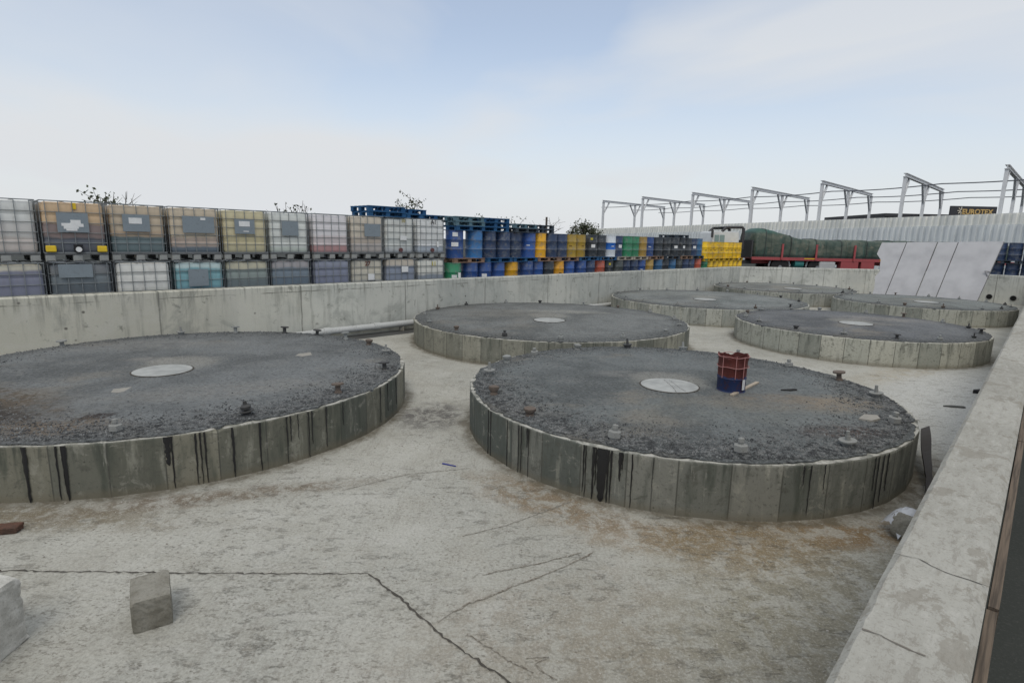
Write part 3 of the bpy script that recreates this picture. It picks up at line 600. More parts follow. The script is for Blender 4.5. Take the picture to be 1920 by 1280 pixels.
# cut-down drum used as a bucket, and the lath beside it
def bucket():
    p = at(1370, 731, TH + .06); t = empty('bucket', (p.x, p.y, TH + .055)); tag(t, 'cut-down ragged steel drum, rust red above blue, on the centre tank', 'bucket')
    g = G('red over blue paint', .6); x, y, z = g.sep(); nz = g.noise(sc=7, det=6, ro=.7)
    f = g.rng(g.math('ADD', z, g.math('MULTIPLY', g.math('SUBTRACT', nz, .5), .12)), .205, .225)
    c = g.mix(f, (.014, .028, .085), (.095, .022, .018)); ru = g.noise(sc=13, det=7, ro=.75); c = g.mix(g.rng(ru, .50, .66, 0, .7), c, (.06, .022, .018)); c = g.mix(g.rng(ru, .40, .33, 0, .3), c, (.35, .12, .11))
    v = g.noise(g.scale(g.P, 16, 16, 1.5), sc=1., det=4); c = g.mix(g.rng(v, .55, .68, 0, .6), c, (.05, .015, .015))
    m = g.done(c, g.bump(ru, .006, .6))
    rg = random.Random(1); b = MB(); S = 40; prof = [(0, .012), (.17, .012), (.185, 0), (.187, .01), (.18, .02), (.183, .18), (.19, .19), (.183, .2), (.184, .33), (.192, .345), (.186, .36), (.187, .44)]
    rows = []
    top = [.016 * math.sin(i * .47) + .008 * math.sin(i * 1.1 + 1) + rg.uniform(-.012, .006) for i in range(S)]
    full = prof + [(.197, .47), (.197, .49), (.178, .49), (.176, .44), (.176, .03), (0.001, .03)]
    for j, (r, z) in enumerate(full):
        row = []
        for i in range(S):
            a = 2 * math.pi * i / S; dz = top[i] if j in range(12, 16) else top[i] * .5 if j in (11, 16) else 0; dr = 1 + (.03 * math.sin(3 * a + 1) + .02 * math.sin(5 * a)) * min(1, z / .3) if j > 3 else 1
            row.append(b.bm.verts.new((max(r, .001) * dr * math.cos(a), max(r, .001) * dr * math.sin(a), z + dz)))
        rows.append(row)
    for A, B in zip(rows, rows[1:]):
        for k in range(S): b.bm.faces.new((A[k], A[(k + 1) % S], B[(k + 1) % S], B[k]))
    b.build('drum_body', m, t, smooth=True)
    bm_ = MB(); 
    for zz in (.345, .485): bm_.tube([(.201 * math.cos(a * math.pi / 16), .201 * math.sin(a * math.pi / 16), zz + .006 * math.sin(a)) for a in range(33)], .004, 6)
    for aa in (-1.75, -1.2, -2.6): bm_.tube([(.202 * math.cos(aa), .202 * math.sin(aa), .2), (.203 * math.cos(aa), .203 * math.sin(aa), .5)], .004, 6)
    bm_.build('wire_cage', paint('pinkish wire', (.42, .2, .19), .6), t)
    bl = MB(); S = 5; L = [[bl.bm.verts.new((.1915 * math.cos(a), .1915 * math.sin(a), z)) for z in (.05, .12, .19)] for a in [(-1.17 + i * .07) for i in range(S)]]
    for A, B in zip(L, L[1:]):
        for k in range(2): bl.bm.faces.new((A[k], A[k + 1], B[k + 1], B[k]))
    bl.build('label', paint('torn white label', (.6, .6, .6), .8), t)
bucket()
q0 = at(1372, 742, TH + .06); q1 = at(1420, 718, TH + .06); d = q1 - q0
o = MB().box((0, 0, .0), (d.length, .05, .022), bevel=.003).build('wooden_lath', paint('bare lath', (.40, .34, .27), .8), loc=((q0 + q1) / 2 + Vector((0, 0, .012)))); o.rotation_euler[2] = math.atan2(d.y, d.x); tag(o, 'short pale wooden lath lying beside the bucket on the centre tank', 'wooden lath')
# scraps
def scrap(name, px, py, z, pts, h, m, lab, cat, rz=0):
    P = at(px, py, z); b = MB(); b.prism(pts, 0, h); o = b.build(name, m, loc=(P.x, P.y, z + .002), rz=rz); return tag(o, lab, cat)
scrap('blue_strip', 842, 872, 0, [(-.09, -.01), (.09, -.004), (.09, .008), (-.09, .012)], .008, paint('blue plastic', (.02, .03, .22), .4), 'thin blue plastic strip on the floor left of the centre tank', 'plastic strip', R(-25))
scrap('black_rag', 1838, 736, 0, [(-.18, -.05), (-.06, -.09), (.16, -.06), (.2, .03), (.05, .07), (-.1, .04)], .05, paint('black cloth', (.02, .02, .022), .9), 'small black rag on the floor beside the right wall', 'rag')
scrap('flat_scrap', 1788, 763, 0, [(-.16, .02), (-.05, -.03), (.15, -.06), (.17, .0), (0, .05)], .02, paint('grey scrap', (.10, .10, .095), .9), 'flat dark grey scrap on the pale floor right of the centre tank', 'scrap')
scrap('dark_offcut', 1480, 733, TH + .05, [(-.12, 0), (0, -.02), (.12, .03), (.1, .07), (-.02, .03)], .02, paint('black offcut', (.025, .025, .025), .9), 'small black offcut on the centre tank right of the lath', 'scrap')
rg = random.Random(14)
o = rough_block('brick_lump', (at(14, 996, 0).x, at(14, 996, 0).y, 0), (.20, .12, .06), R(15), cmat('reddish rubble', (.13, .065, .045), (.07, .045, .035)), rg, chip=.03); tag(o, 'dark reddish rubble lump on the floor at the far left edge', 'rubble')
# waste pipe along the wall foot
def pipe():
    M_pipe = paint('grey waste pipe', (.46, .47, .46), .6, dirt=.4); t = empty('drain_pipe', (0, 0, 0)); tag(t, 'pale grey drain pipe lying along the foot of the long left wall', 'pipe')
    def onp(px, py, row): d = ray(px, py); return Vector((0, 0, CAMZ)) + d * (row / d.dot(Nn))
    pts = [onp(520, 634, 13.05), onp(607, 622, 13.05), onp(706, 611.5, 13.03), onp(785, 603, 13.03)]; last = pts[-1]
    e1 = onp(1000, 587, 13.03); e2 = onp(1142, 571, 13.03)
    pp = pts + [last.lerp(e1, .35), last.lerp(e1, .7), e1, e2, e2 + U * 3]
    b = MB(); b.tube(pp, .085, 14); b.build('pipe_run', M_pipe, t, smooth=True)
    for P in (pts[2], e1.lerp(e2, .28), e1.lerp(e2, .72), pts[1].lerp(pts[2], .05)):
        b = MB(); b.tube([P - U * .09, P + U * .09], .10, 14); b.build('coupling', M_pipe, t, smooth=True)
    for P in [pts[1], pts[2] + U * .8, pts[3], e1, e2]:
        MB().box((P.x, P.y, P.z / 2 - .03), (.14, .10, max(.05, P.z - .085))).build('pipe_support', M_blk, t)
pipe()

# ------------------------------------------------------------------ tank containers (plastic bottle in a wire cage on a pallet)
M_cage = paint('galvanised cage', (.24, .26, .27), .55, .4, .3); M_plate = paint('grey tin plate', (.23, .27, .30), .55, .2, .25); M_pal = paint('grey pallet', (.11, .115, .12), .8, 0., .4)
M_feet = paint('pallet foot', (.30, .31, .30), .8, 0., .4); M_white = paint('paper label', (.72, .73, .73), .8, 0., .12, 12.); M_yel = paint('yellow cap', (.72, .50, .03), .5, 0., .1); M_black = paint('black cap', (.015, .015, .017), .5)
def bottle_mesh():
    b = MB(); w_, d_, z0, z1 = .478, .575, .162, 1.125
    prof = [(z0, .03), (z0 + .03, .008), (z0 + .08, .0), (.40, 0.0), (.415, .005), (.43, .0), (.62, 0), (.80, .0), (.86, .002), (.875, .007), (.89, .002), (z1 - .05, .002), (z1 - .015, .018), (z1, .05)]
    rings = []
    for z, inn in prof:
        row = []; r = .075
        for q, (sx, sy) in enumerate(((1, 1), (-1, 1), (-1, -1), (1, -1))):
            for k in range(6):
                a = q * math.pi / 2 + k / 5 * math.pi / 2
                row.append(b.bm.verts.new(((w_ - r) * sx + (r - inn) * math.cos(a), (d_ - r) * sy + (r - inn) * math.sin(a), z)))
        rings.append(row)
    for A, B in zip(rings, rings[1:]):
        for k in range(24): b.bm.faces.new((A[k], A[(k + 1) % 24], B[(k + 1) % 24], B[k]))
    b.bm.faces.new(rings[0][::-1]); b.bm.faces.new(rings[-1]); return b
def cage_mesh():
    b = MB(); X, Y = .49, .59; r = .0075
    for z in (.17, .36, .55, .74, .94, 1.145):
        rr = r * (1.5 if z in (.17, 1.145) else 1)
        b.tube([(-X, -Y, z), (X, -Y, z), (X, Y, z), (-X, Y, z), (-X, -Y, z)], rr, 6)
    for i, x in enumerate((-.42, -.22, -.01, .20, .42)): b.tube([(x, -Y - .014, .16), (x, -Y - .014, 1.15)], r, 6).tube([(x, Y + .014, .16), (x, Y + .014, 1.15)], r, 6)
    for y in (-.52, -.33, -.12, .1, .3, .5):
        for s in (-1, 1): b.tube([(s * (X + .014), y, .16), (s * (X + .014), y, 1.15)], r, 6)
    for z in (.84,): b.tube([(-.12, -Y, 1.145), (-.12, Y, 1.15)], .012, 6).tube([(.2, -Y, 1.145), (.2, Y, 1.15)], .012, 6)
    return b
def pallet_base():
    b = MB()
    b.box((0, 0, .145), (1.0, 1.2, .03))
    for x in (-.42, 0, .42): b.box((x, 0, .012), (.12, 1.2, .024))
    return b
B_me, CG_me, PB_me = bottle_mesh().mesh('bottle', M_white, True), cage_mesh().mesh('cage', M_cage, True), pallet_base().mesh('pallet_base', M_pal)
FT_me = MB().box((0, 0, .065), (.15, .15, .13), bevel=.015).mesh('pallet_foot', M_feet)
def bottle_mat(i, ctop, cmid, cbot, lev, lev2):
    ctop, cmid, cbot = [tuple(min(.72, q * 1.12 + .018) for q in v) for v in (ctop, cmid, cbot)]
    g = G('bottle plastic %d' % i, .45, spec=.4); x, y, z = g.sep(); nz = g.math('MULTIPLY', g.math('SUBTRACT', g.noise(g.comb(g.math('MULTIPLY', x, 2.), i * 3.1, z), sc=1.6, det=3), .5), .10)
    zz = g.math('ADD', z, nz)
    c = g.mix(g.rng(zz, lev2 - .03, lev2 + .03), cbot, cmid); c = g.mix(g.rng(zz, lev - .03, lev + .03), c, ctop)
    d = g.noise(g.comb(g.math('MULTIPLY', x, 3.), i * 7.7, g.math('MULTIPLY', z, 1.2)), sc=2.2, det=6, ro=.65); c = g.mix(g.rng(d, .48, .72, 0, .4), c, g.mix(.5, c, (.12, .09, .08)))
    return g.done(c, g.bump(g.noise(sc=7, det=3), .01, .3))
FACE = 13.92
def ibc(i, tier, s, mat_args, lab, extras=()):
    z = YG + (1.172 if tier else 0); p = U * (s - .535) + Nn * (FACE + .6)
    t = empty('liquid_container', (p.x, p.y, z), R(45) + rnd.uniform(-.02, .02)); t.location += Nn * rnd.uniform(-.05, .05)
    tag(t, lab, 'liquid container', 'caged plastic liquid containers stacked two high')
    me = B_me.copy(); me.materials.clear(); me.materials.append(bottle_mat(i + (20 if tier else 0), *mat_args)); link('bottle', me, t); link('cage', CG_me, t); link('pallet_base', PB_me, t)
    if tier:
        for y in (-.52, .52):
            for x in (-.42, 0, .42): link('pallet_foot', FT_me, t, (x, y, 0))
    else:
        for y in (-.52, .52):
            for x in (-.42, .42): link('pallet_foot', FT_me, t, (x, y, 0))
    for e in extras:
        k = e[0]
        if k == 'plate':
            _, x0, x1, z0, z1 = e; pl = MB().box(((x0 + x1) / 2, -.622, (z0 + z1) / 2), (x1 - x0, .006, z1 - z0)).build('plate', M_plate, t)
        if k == 'label':
            _, x0, x1, z0, z1 = e; MB().box(((x0 + x1) / 2, -.629, (z0 + z1) / 2), (x1 - x0, .004, z1 - z0)).build('label', M_white, t)
        if k == 'torn':
            rg = random.Random(9); b = MB()
            for q in range(7): b.box((.0 + rg.uniform(-.10, .1), -.6285 - q * .0006, .70 + rg.uniform(-.07, .08)), (rg.uniform(.12, .22), .003, rg.uniform(.05, .12)))
            b.build('torn_label', M_white, t)
        if k == 'text':
            _, s_, x, zz, size, col = e; text('painted_mark', s_, size, paint('mark paint', col, .8), t, (x, -.624, zz), (R(90), 0, 0), .001, bold=.004)
        if k == 'valve':
            b = MB(); b.tube([(0.02, -.56, .24), (.02, -.64, .24)], .075, 16).box((.02, -.60, .31), (.14, .06, .04), bevel=.005); v = b.build('valve', M_black, t, smooth=True)
            MB().tube([(.02, -.641, .235), (.02, -.655, .235)], .05, 16).build('valve_cap', M_white, v)
        if k == 'yellowfeet':
            for x in (-.40, .40): MB().box((x, -.60, .245), (.16, .08, .12), bevel=.02).build('corner_guard', M_yel, t)
        if k == 'stripe':
            MB().box((0.02, -.585, 1.06), (.07, .02, .12), bevel=.004).build('tape', M_yel, t)
        if k == 'valve2':
            MB().tube([(0.02, -.56, .24), (.02, -.62, .24)], .06, 12).build('valve', paint('red valve', (.12, .05, .05)), t)
WH_ = (.56, .58, .57); SL = (.17, .19, .22)
upper = [((.56, .57, .55), (.50, .49, .47), (.46, .42, .39), .72, .45, 'dirty white container cut by the left edge of view, upper tier', []),
 ((.50, .36, .22), (.22, .17, .16), (.075, .085, .105), .72, .46, 'brown and black stained container with yellow corner guards and torn white label, upper tier', [('plate', -.27, .22, .56, .93), ('torn',), ('valve',), ('yellowfeet',), ('stripe',)]),
 ((.45, .37, .27), (.42, .32, .22), (.10, .14, .15), .62, .50, 'tan container with dark lower third and a white-labelled grey plate, upper tier', [('plate', -.27, .21, .60, .95), ('label', -.16, .07, .76, .88)]),
 ((.47, .40, .30), (.38, .31, .26), (.10, .13, .16), .50, .30, 'beige container with a wide grey plate, upper tier between the tan and yellowish ones', [('plate', -.26, .38, .60, .96), ('label', .10, .20, .88, .93)]),
 ((.50, .45, .29), (.47, .42, .26), (.40, .37, .24), .60, .30, 'yellowish container with white sticker on a square grey plate, upper tier', [('plate', -.25, .20, .60, .93), ('label', -.15, .09, .77, .89), ('label', -.06, .06, .65, .67)]),
 ((.58, .60, .57), (.55, .57, .54), (.42, .46, .42), .60, .30, 'white container with a plain grey plate, upper tier left of the pinkish one', [('plate', -.20, .21, .58, .93)]),
 ((.60, .58, .59), (.55, .49, .49), (.38, .22, .22), .60, .36, 'pinkish white container with red tinge at its base and no plate, upper tier', []),
 ((.50, .45, .37), (.45, .39, .33), (.36, .33, .31), .60, .42, 'beige container with a grey plate right of its middle, upper tier', [('plate', -.12, .38, .60, .94)]),
 ((.54, .55, .52), (.50, .52, .50), (.40, .42, .43), .60, .30, 'off-white container with one small white sticker, upper tier second from drums', [('label', -.02, .2, .52, .64), ('text', '10', .1, 1.06, .13, (.35, .3, .1)), ('valve2',)]),
 ((.58, .59, .58), (.56, .57, .57), (.34, .38, .43), .50, .36, 'white container marked A1, upper tier end next to the blue drums', [('text', 'A1', .05, 1.06, .17, (.04, .04, .05)), ('label', .17, .23, .33, .5), ('valve2',)])]
lower = [((.42, .40, .33), (.17, .18, .24), (.12, .14, .20), 1.0, .5, 'lavender grey container with beige top cut by left edge, lower tier', []),
 ((.16, .17, .18), (.13, .155, .17), (.08, .10, .115), .9, .7, 'slate grey container with a wide plate high on it, lower tier', [('plate', -.36, .18, .86, 1.12)]),
 ((.58, .58, .55), (.57, .57, .54), (.50, .50, .46), .9, .6, 'clean white container without plate, lower tier', []),
 ((.40, .50, .50), (.16, .33, .37), (.12, .25, .30), 1.0, .6, 'turquoise container with grey plate, lower tier', [('plate', -.26, .15, .60, .98)]),
 ((.42, .40, .30), (.20, .24, .23), (.12, .15, .16), .96, .7, 'greenish grey container with beige top, lower tier under the yellowish one', []),
 ((.28, .27, .28), (.14, .18, .22), (.10, .14, .18), .96, .7, 'slate blue container with grey-pink top, lower tier under the white plated one', []),
 ((.20, .22, .28), (.17, .19, .26), (.15, .17, .25), 1.0, .6, 'bluish lavender container without markings, lower tier under the pinkish one', []),
 ((.48, .45, .37), (.45, .43, .36), (.33, .33, .30), .8, .6, 'cream container marked 27 with a white sticker, lower tier', [('text', '27', -.02, 1.03, .17, (.12, .03, .02)), ('label', -.02, .18, .58, .75)]),
 ((.42, .38, .32), (.19, .22, .28), (.13, .16, .22), .96, .55, 'slate container with white sticker and beige top, lower tier second from drums', [('label', -.02, .2, .78, .94)]),
 ((.56, .56, .51), (.52, .52, .48), (.20, .23, .27), .9, .68, 'off-white container with yellow mark and grey base, lower tier end beside green drum', [('text', '11', .05, 1.0, .18, (.5, .42, .06))])]
for i in range(10):
    s = 1.27 + i * 1.07
    a = upper[i]; ibc(i, 1, s, a[:5], a[5], a[6]); a = lower[i]; ibc(i, 0, s + .02, a[:5], a[5], a[6])

# ------------------------------------------------------------------ steel drums and pallets
CO = dict(blue=(.02, .075, .27), azure=(.025, .13, .32), navy=(.02, .042, .10), black=(.024, .032, .042), green=(.025, .21, .10), mustard=(.42, .28, .035), ochre=(.36, .23, .05), amber=(.70, .36, .01), yellow=(.78, .49, .008),
  orange=(.70, .33, .015), red=(.50, .10, .055), white=(.62, .66, .70), charcoal=(.045, .055, .055), teal=(.03, .12, .25))
NAMES = dict(blue='royal blue', azure='azure blue', navy='navy blue', black='black', green='green', mustard='mustard', ochre='ochre', amber='amber', yellow='bright yellow', orange='orange', red='brick red', white='white and blue banded', charcoal='charcoal', teal='dull blue')
dm = {}
def drum_mesh(col):
    if col in dm: return dm[col]
    b = MB(); r = .285; pr = [(.0, .008), (r - .012, .008), (r - .01, 0), (r + .004, 0), (r + .004, .018), (r - .004, .022)]
    for zc in (.29, .58): pr += [(r - .004, zc - .03), (r + .007, zc - .008), (r + .007, zc + .008), (r - .004, zc + .03)]
    pr += [(r - .004, .846), (r + .004, .85), (r + .004, .868), (r - .012, .868), (r - .014, .852), (.001, .852)]
    b.lathe([(max(q[0], .001), q[1]) for q in pr], 28)
    if col == 'white':
        g = G('white drum with blue band', .45); x, y, z = g.sep(); n = g.noise(sc=9, det=5)
        f = g.math('MULTIPLY', g.rng(z, .285, .30), g.rng(z, .58, .565)); c = g.mix(f, CO['white'], (.02, .12, .45)); c = g.mix(g.rng(n, .58, .7, 0, .3), c, (.2, .2, .2)); m = g.done(c)
    else:
        g = G('drum paint ' + col, .42, spec=.5); oi = g.t.nodes.new('ShaderNodeObjectInfo'); x, y, z = g.sep()
        v = g.n('ShaderNodeVectorMath', [g.P, g.comb(g.math('MULTIPLY', oi.outputs['Random'], 40.), 0., 0.)], operation='ADD')
        a = g.noise(v, sc=3., det=6, ro=.65); rr = g.noise(v, sc=11, det=7, ro=.72); c0 = CO[col]
        c = g.mix(g.rng(a, .35, .7, 0, .7), c0, tuple(q * .6 + .02 for q in c0)); hv = g.n('ShaderNodeHueSaturation', {'Color': c, 'Value': g.rng(oi.outputs['Random'], 0, 1, .82, 1.25, False)})
        c = g.mix(g.rng(rr, .56, .66, 0, .55), hv, (.11, .065, .045)); c = g.mix(g.rng(g.noise(v, sc=6, det=7, ro=.7), .50, .64, 0, .38), c, (.20, .21, .21)); rb = g.math('PINGPONG', z, .29); c = g.mix(g.math('MULTIPLY', g.rng(rb, .272, .285), .35), c, (.35, .38, .42))
        m = g.done(c, g.bump(g.noise(v, sc=4, det=3), .01, .4))
    dm[col] = b.mesh('steel_drum', m, True); return dm[col]
LB = MB(); S = 6
def drum_label(w_, h_):
    b = MB(); n = 6; L = []
    for i in range(n + 1):
        a = -math.pi / 2 + (i / n - .5) * w_ / .29; L.append([b.bm.verts.new((.2935 * math.cos(a), .2935 * math.sin(a), z)) for z in (-h_ / 2, h_ / 2)])
    for A, B in zip(L, L[1:]): b.bm.faces.new((A[0], A[1], B[1], B[0]))
    return b.mesh('label', M_white)
DL = drum_label(.17, .13); DLm = drum_label(.12, .03)
DLk = DLm.copy(); DLk.materials.clear(); DLk.materials.append(paint('brown stencil', (.16, .09, .02), .8))
DLy = drum_label(.10, .09); DLy.materials.clear(); DLy.materials.append(paint('yellow stencil', (.5, .42, .05), .8))
ROWD = FACE + .29
def s_of(px, row):
    d = ray(px, 470); az = math.atan2(d.x, d.y)
    for _ in range(3):
        # centre on the line Nn*row whose right silhouette lies at az
        lo, hi = 5., 60.
        for _ in range(40):
            s = (lo + hi) / 2; P = U * s + Nn * row; a = math.atan2(P.x, P.y) + math.asin(.29 / P.length)
            if a < az: lo = s
            else: hi = s
    return s
up_l = [(870, 'blue', 'LL'), (904, 'azure', ''), (931, 'navy', ''), (956, 'navy', ''), (978, 'navy', ''), (1004, 'blue', 'm'), (1020, 'amber', ''), (1039, 'navy', ''), (1057, 'navy', ''), (1078, 'mustard', 'k'), (1096, 'mustard', 'k'), (1120, 'black', 'yL'), (1134, 'black', ''), (1153, 'white', 'm'),
  (1167, 'navy', 'L'), (1184, 'green', ''), (1198, 'green', ''), (1212, 'ochre', ''), (1226, 'blue', 'm'), (1242, 'black', ''), (1256, 'black', ''), (1273, 'black', 'L'), (1285, 'black', 'L'), (1296, 'black', ''), (1306, 'navy', 'L'), (1317, 'teal', '')]
lo_l = [(864, 'green', 'L'), (896, 'blue', ''), (922, 'blue', 'L'), (948, 'blue', ''), (972, 'amber', ''), (1000, 'blue', ''), (1017, 'blue', ''), (1038, 'black', ''), (1057, 'orange', 'k'), (1079, 'blue', ''), (1100, 'blue', ''), (1117, 'navy', ''), (1136, 'red', ''), (1152, 'black', 'y'), (1170, 'charcoal', ''), (1184, 'navy', ''), (1197, 'navy', ''),
  (1212, 'blue', 'm'), (1227, 'ochre', ''), (1243, 'teal', ''), (1257, 'black', ''), (1270, 'teal', ''), (1282, 'charcoal', ''), (1294, 'navy', ''), (1303, 'navy', ''), (1317, 'red', ''), (1329, 'green', '')]
DHh = .87; PH = .144
def drum(col, P, z, lab, ex, grp='steel drums stacked two tiers high'):
    o = link('steel_drum', drum_mesh(col), None, (P.x, P.y, z), R(45) + rnd.uniform(-.25, .25)); tag(o, lab, 'drum', grp)
    for c in ex:
        rz = R(-24) + rnd.uniform(-.2, .2)
        if c == 'L': link('label', DL, o, (0, 0, .43 if ex != 'LL' else .43), rz)
        if c == 'm': link('label', DLm, o, (0, 0, .43), rz)
        if c == 'k': link('label', DLk, o, (0, 0, .43), rz)
        if c == 'y': link('painted_mark', DLy, o, (0, 0, .71), rz)
    if ex == 'LL': link('label', DL, o, (0, 0, .74), R(-20))
    return o
def fill(lst, z, yellow_to, tiername):
    out = []; ss = [(s_of(px, ROWD), c, e) for px, c, e in lst]; last = None
    res = []
    for s, c, e in ss:
        if last is not None and s - last < .585: s = last + .585
        res.append((s, c, e)); last = s
    ye = s_of(yellow_to, ROWD); s = last + .62
    while s < ye + .1: res.append((s, 'yellow', 'k' if tiername == 'top' else '')); s += .60
    for i, (s, c, e) in enumerate(res):
        P = U * s + Nn * (ROWD + rnd.uniform(-.03, .03)); zz = z - (PH if c == 'yellow' else 0)
        drum(c, P, zz, '%s steel drum, %s along the %s tier counted from the caged containers' % (NAMES[c], ORD[i], tiername), e)
    return res
resU = fill(up_l, YG + 2 * PH + DHh, 1395, 'top'); resL = fill(lo_l, YG + PH, 1399, 'bottom')
def pallet_mesh(m):
    b = MB()
    for y in (-.45, -.225, 0, .225, .45): b.box((0, y, .133), (1.2, .12, .022))
    for x in (-.53, 0, .53): b.box((x, 0, .111), (.12, 1.0, .022))
    for x in (-.53, 0, .53):
        for y in (-.43, 0, .43): b.box((x, y, .061), (.13, .13, .078))
    for y in (-.44, 0, .44): b.box((0, y, .011), (1.2, .11, .022))
    return b.mesh('pallet', m)
def wood(nm, c1, c2):
    g = G(nm, .85); n = g.noise(g.scale(g.P, 1.5, 12, 12), sc=3, det=6, ro=.65); return g.done(g.mix(g.rng(n, .35, .7), c1, c2), g.bump(n, .003, .5))
PM = dict(blue=pallet_mesh(wood('blue pallet wood', (.012, .07, .18), (.03, .10, .20))), rust=pallet_mesh(wood('brown pallet wood', (.26, .17, .12), (.18, .11, .08))), pale=pallet_mesh(wood('pale pallet wood', (.42, .38, .32), (.28, .25, .21))), grey=pallet_mesh(wood('weathered teal pallet wood', (.06, .14, .19), (.15, .21, .23))), dark=pallet_mesh(wood('dark pallet wood', (.03, .04, .055), (.07, .09, .11))), yellow=pallet_mesh(wood('yellow pallet wood', (.55, .36, .02), (.35, .22, .03))))
def pallets_under(res, z, cols, tn):
    i = 0; k = 0
    while i < len(res):
        pr = res[i:i + 2]; s = sum(p[0] for p in pr) / len(pr); c = cols(k, pr[0][1]); P = U * s + Nn * (FACE + .5); zz = z - (PH if pr[0][1] == 'yellow' else 0)
        if pr[0][1] == 'yellow' and tn == 'bottom': i += 2; k += 1; continue
        span = pr[-1][0] - pr[0][0]
        o = link('pallet', PM[c], None, (P.x, P.y, zz), R(45)); o.scale = (max(.98, min(1.25, (span + .5) / 1.2)), 1, 1)
        nxt = res[i + 2][0] if i + 2 < len(res) else 99
        tag(o, ('pallet under the %s drum pair of the %s tier, counting from the left' % (ORD[k], tn)), 'pallet', 'pallets under the drums'); i += 2; k += 1
seqU = ['rust', 'blue', 'blue', 'rust', 'rust', 'blue', 'blue', 'pale', 'pale', 'rust', 'dark', 'rust', 'dark']
pallets_under(resU, YG + PH + DHh, lambda k, c: 'yellow' if c == 'yellow' else seqU[k % len(seqU)], 'top')
pallets_under(resL, YG, lambda k, c: 'dark', 'bottom')
# piles of empty pallets on the roofs of the stacks
def pile(px, row, z, cols, lab, rzs=None):
    d = ray(px, 440); P0 = Nn * row; t = row / d.dot(Nn); P = d * t
    for i, c in enumerate(cols):
        o = link('pallet', PM[c], None, (P.x + rnd.uniform(-.04, .04), P.y + rnd.uniform(-.04, .04), z + i * PH), R(45) + (rzs[i] if rzs else rnd.uniform(-.05, .05)))
        tag(o, lab % ('bottom of the pile' if i == 0 else 'top of the pile' if i == len(cols) - 1 else 'middle of the pile'), 'pallet', 'empty pallets lying on top of the stacks')
ZI = YG + 1.172 + 1.16
pile(712, FACE + .55, ZI, ['blue', 'blue'], 'blue pallet on the caged containers, left pile, %s')
pile(752, FACE + 1.2, ZI, ['blue', 'blue'], 'blue pallet on the caged containers, right pile, %s')
pile(800, FACE + 1.1, ZI, ['blue'], 'single blue pallet on the caged containers nearest the drums, %s')
ZD = YG + 2 * PH + 2 * DHh
pile(864, FACE + .5, ZD, ['blue', 'grey', 'grey'], 'pallet on the first blue drums, %s')
pile(912, FACE + .5, ZD, ['blue', 'blue', 'blue'], 'bright blue pallet right of the weathered pile, on the drums, %s')
pile(968, FACE + .5, ZD, ['dark', 'grey'], 'dark pallet on the navy drums, left pile, %s')
pile(1000, FACE + .6, ZD, ['dark', 'dark'], 'dark pallet on the drums, rightmost pile, %s')
pile(1265, FACE + .5, ZD, ['dark'], 'single dark pallet on the black drums, %s')
# white post standing before the green drum
P = U * 11.3 + Nn * (FACE - .22)
o = MB().tube([(0, 0, 0), (0, 0, .72)], .045, 12).build('marker_post', M_white, loc=(P.x, P.y, YG)); tag(o, 'short white post behind the wall before the green drum', 'post')
# navy drums beyond the far right wall
dw = (W2 - W1).normalized(); nw_ = Vector((-dw.y, dw.x, 0)); rot = math.atan2(dw.y, dw.x)
for k in range(5):
    for t_ in range(2):
        P = W1 + dw * (3.1 + .62 * k) + nw_ * 1.25
        o = drum('navy', P, YG + PH + t_ * (DHh + PH) + .12, 'navy blue drum behind the holed wall, %s from the panels, %s tier' % (ORD[k], ('upper', 'lower')[1 - t_]), '', 'navy drums behind the far right wall')
for k in range(3):
    for t_ in range(2):
        P = W1 + dw * (3.4 + 1.24 * k) + nw_ * 1.3
        o = link('pallet', PM['dark'], None, (P.x, P.y, YG + .12 * (1) + t_ * (DHh + PH)), rot); tag(o, 'dark pallet behind the holed wall, %s from the panels, under the %s navy drums' % (ORD[k], ('lower', 'upper')[t_]), 'pallet', 'pallets under the navy drums')
        if t_ == 0:
            o = link('pallet', PM['dark'], None, (P.x, P.y, YG + .12 - PH + .024), rot); tag(o, 'ground pallet behind the holed wall, %s from the panels, under navy drums' % ORD[k], 'pallet', 'pallets under the navy drums')

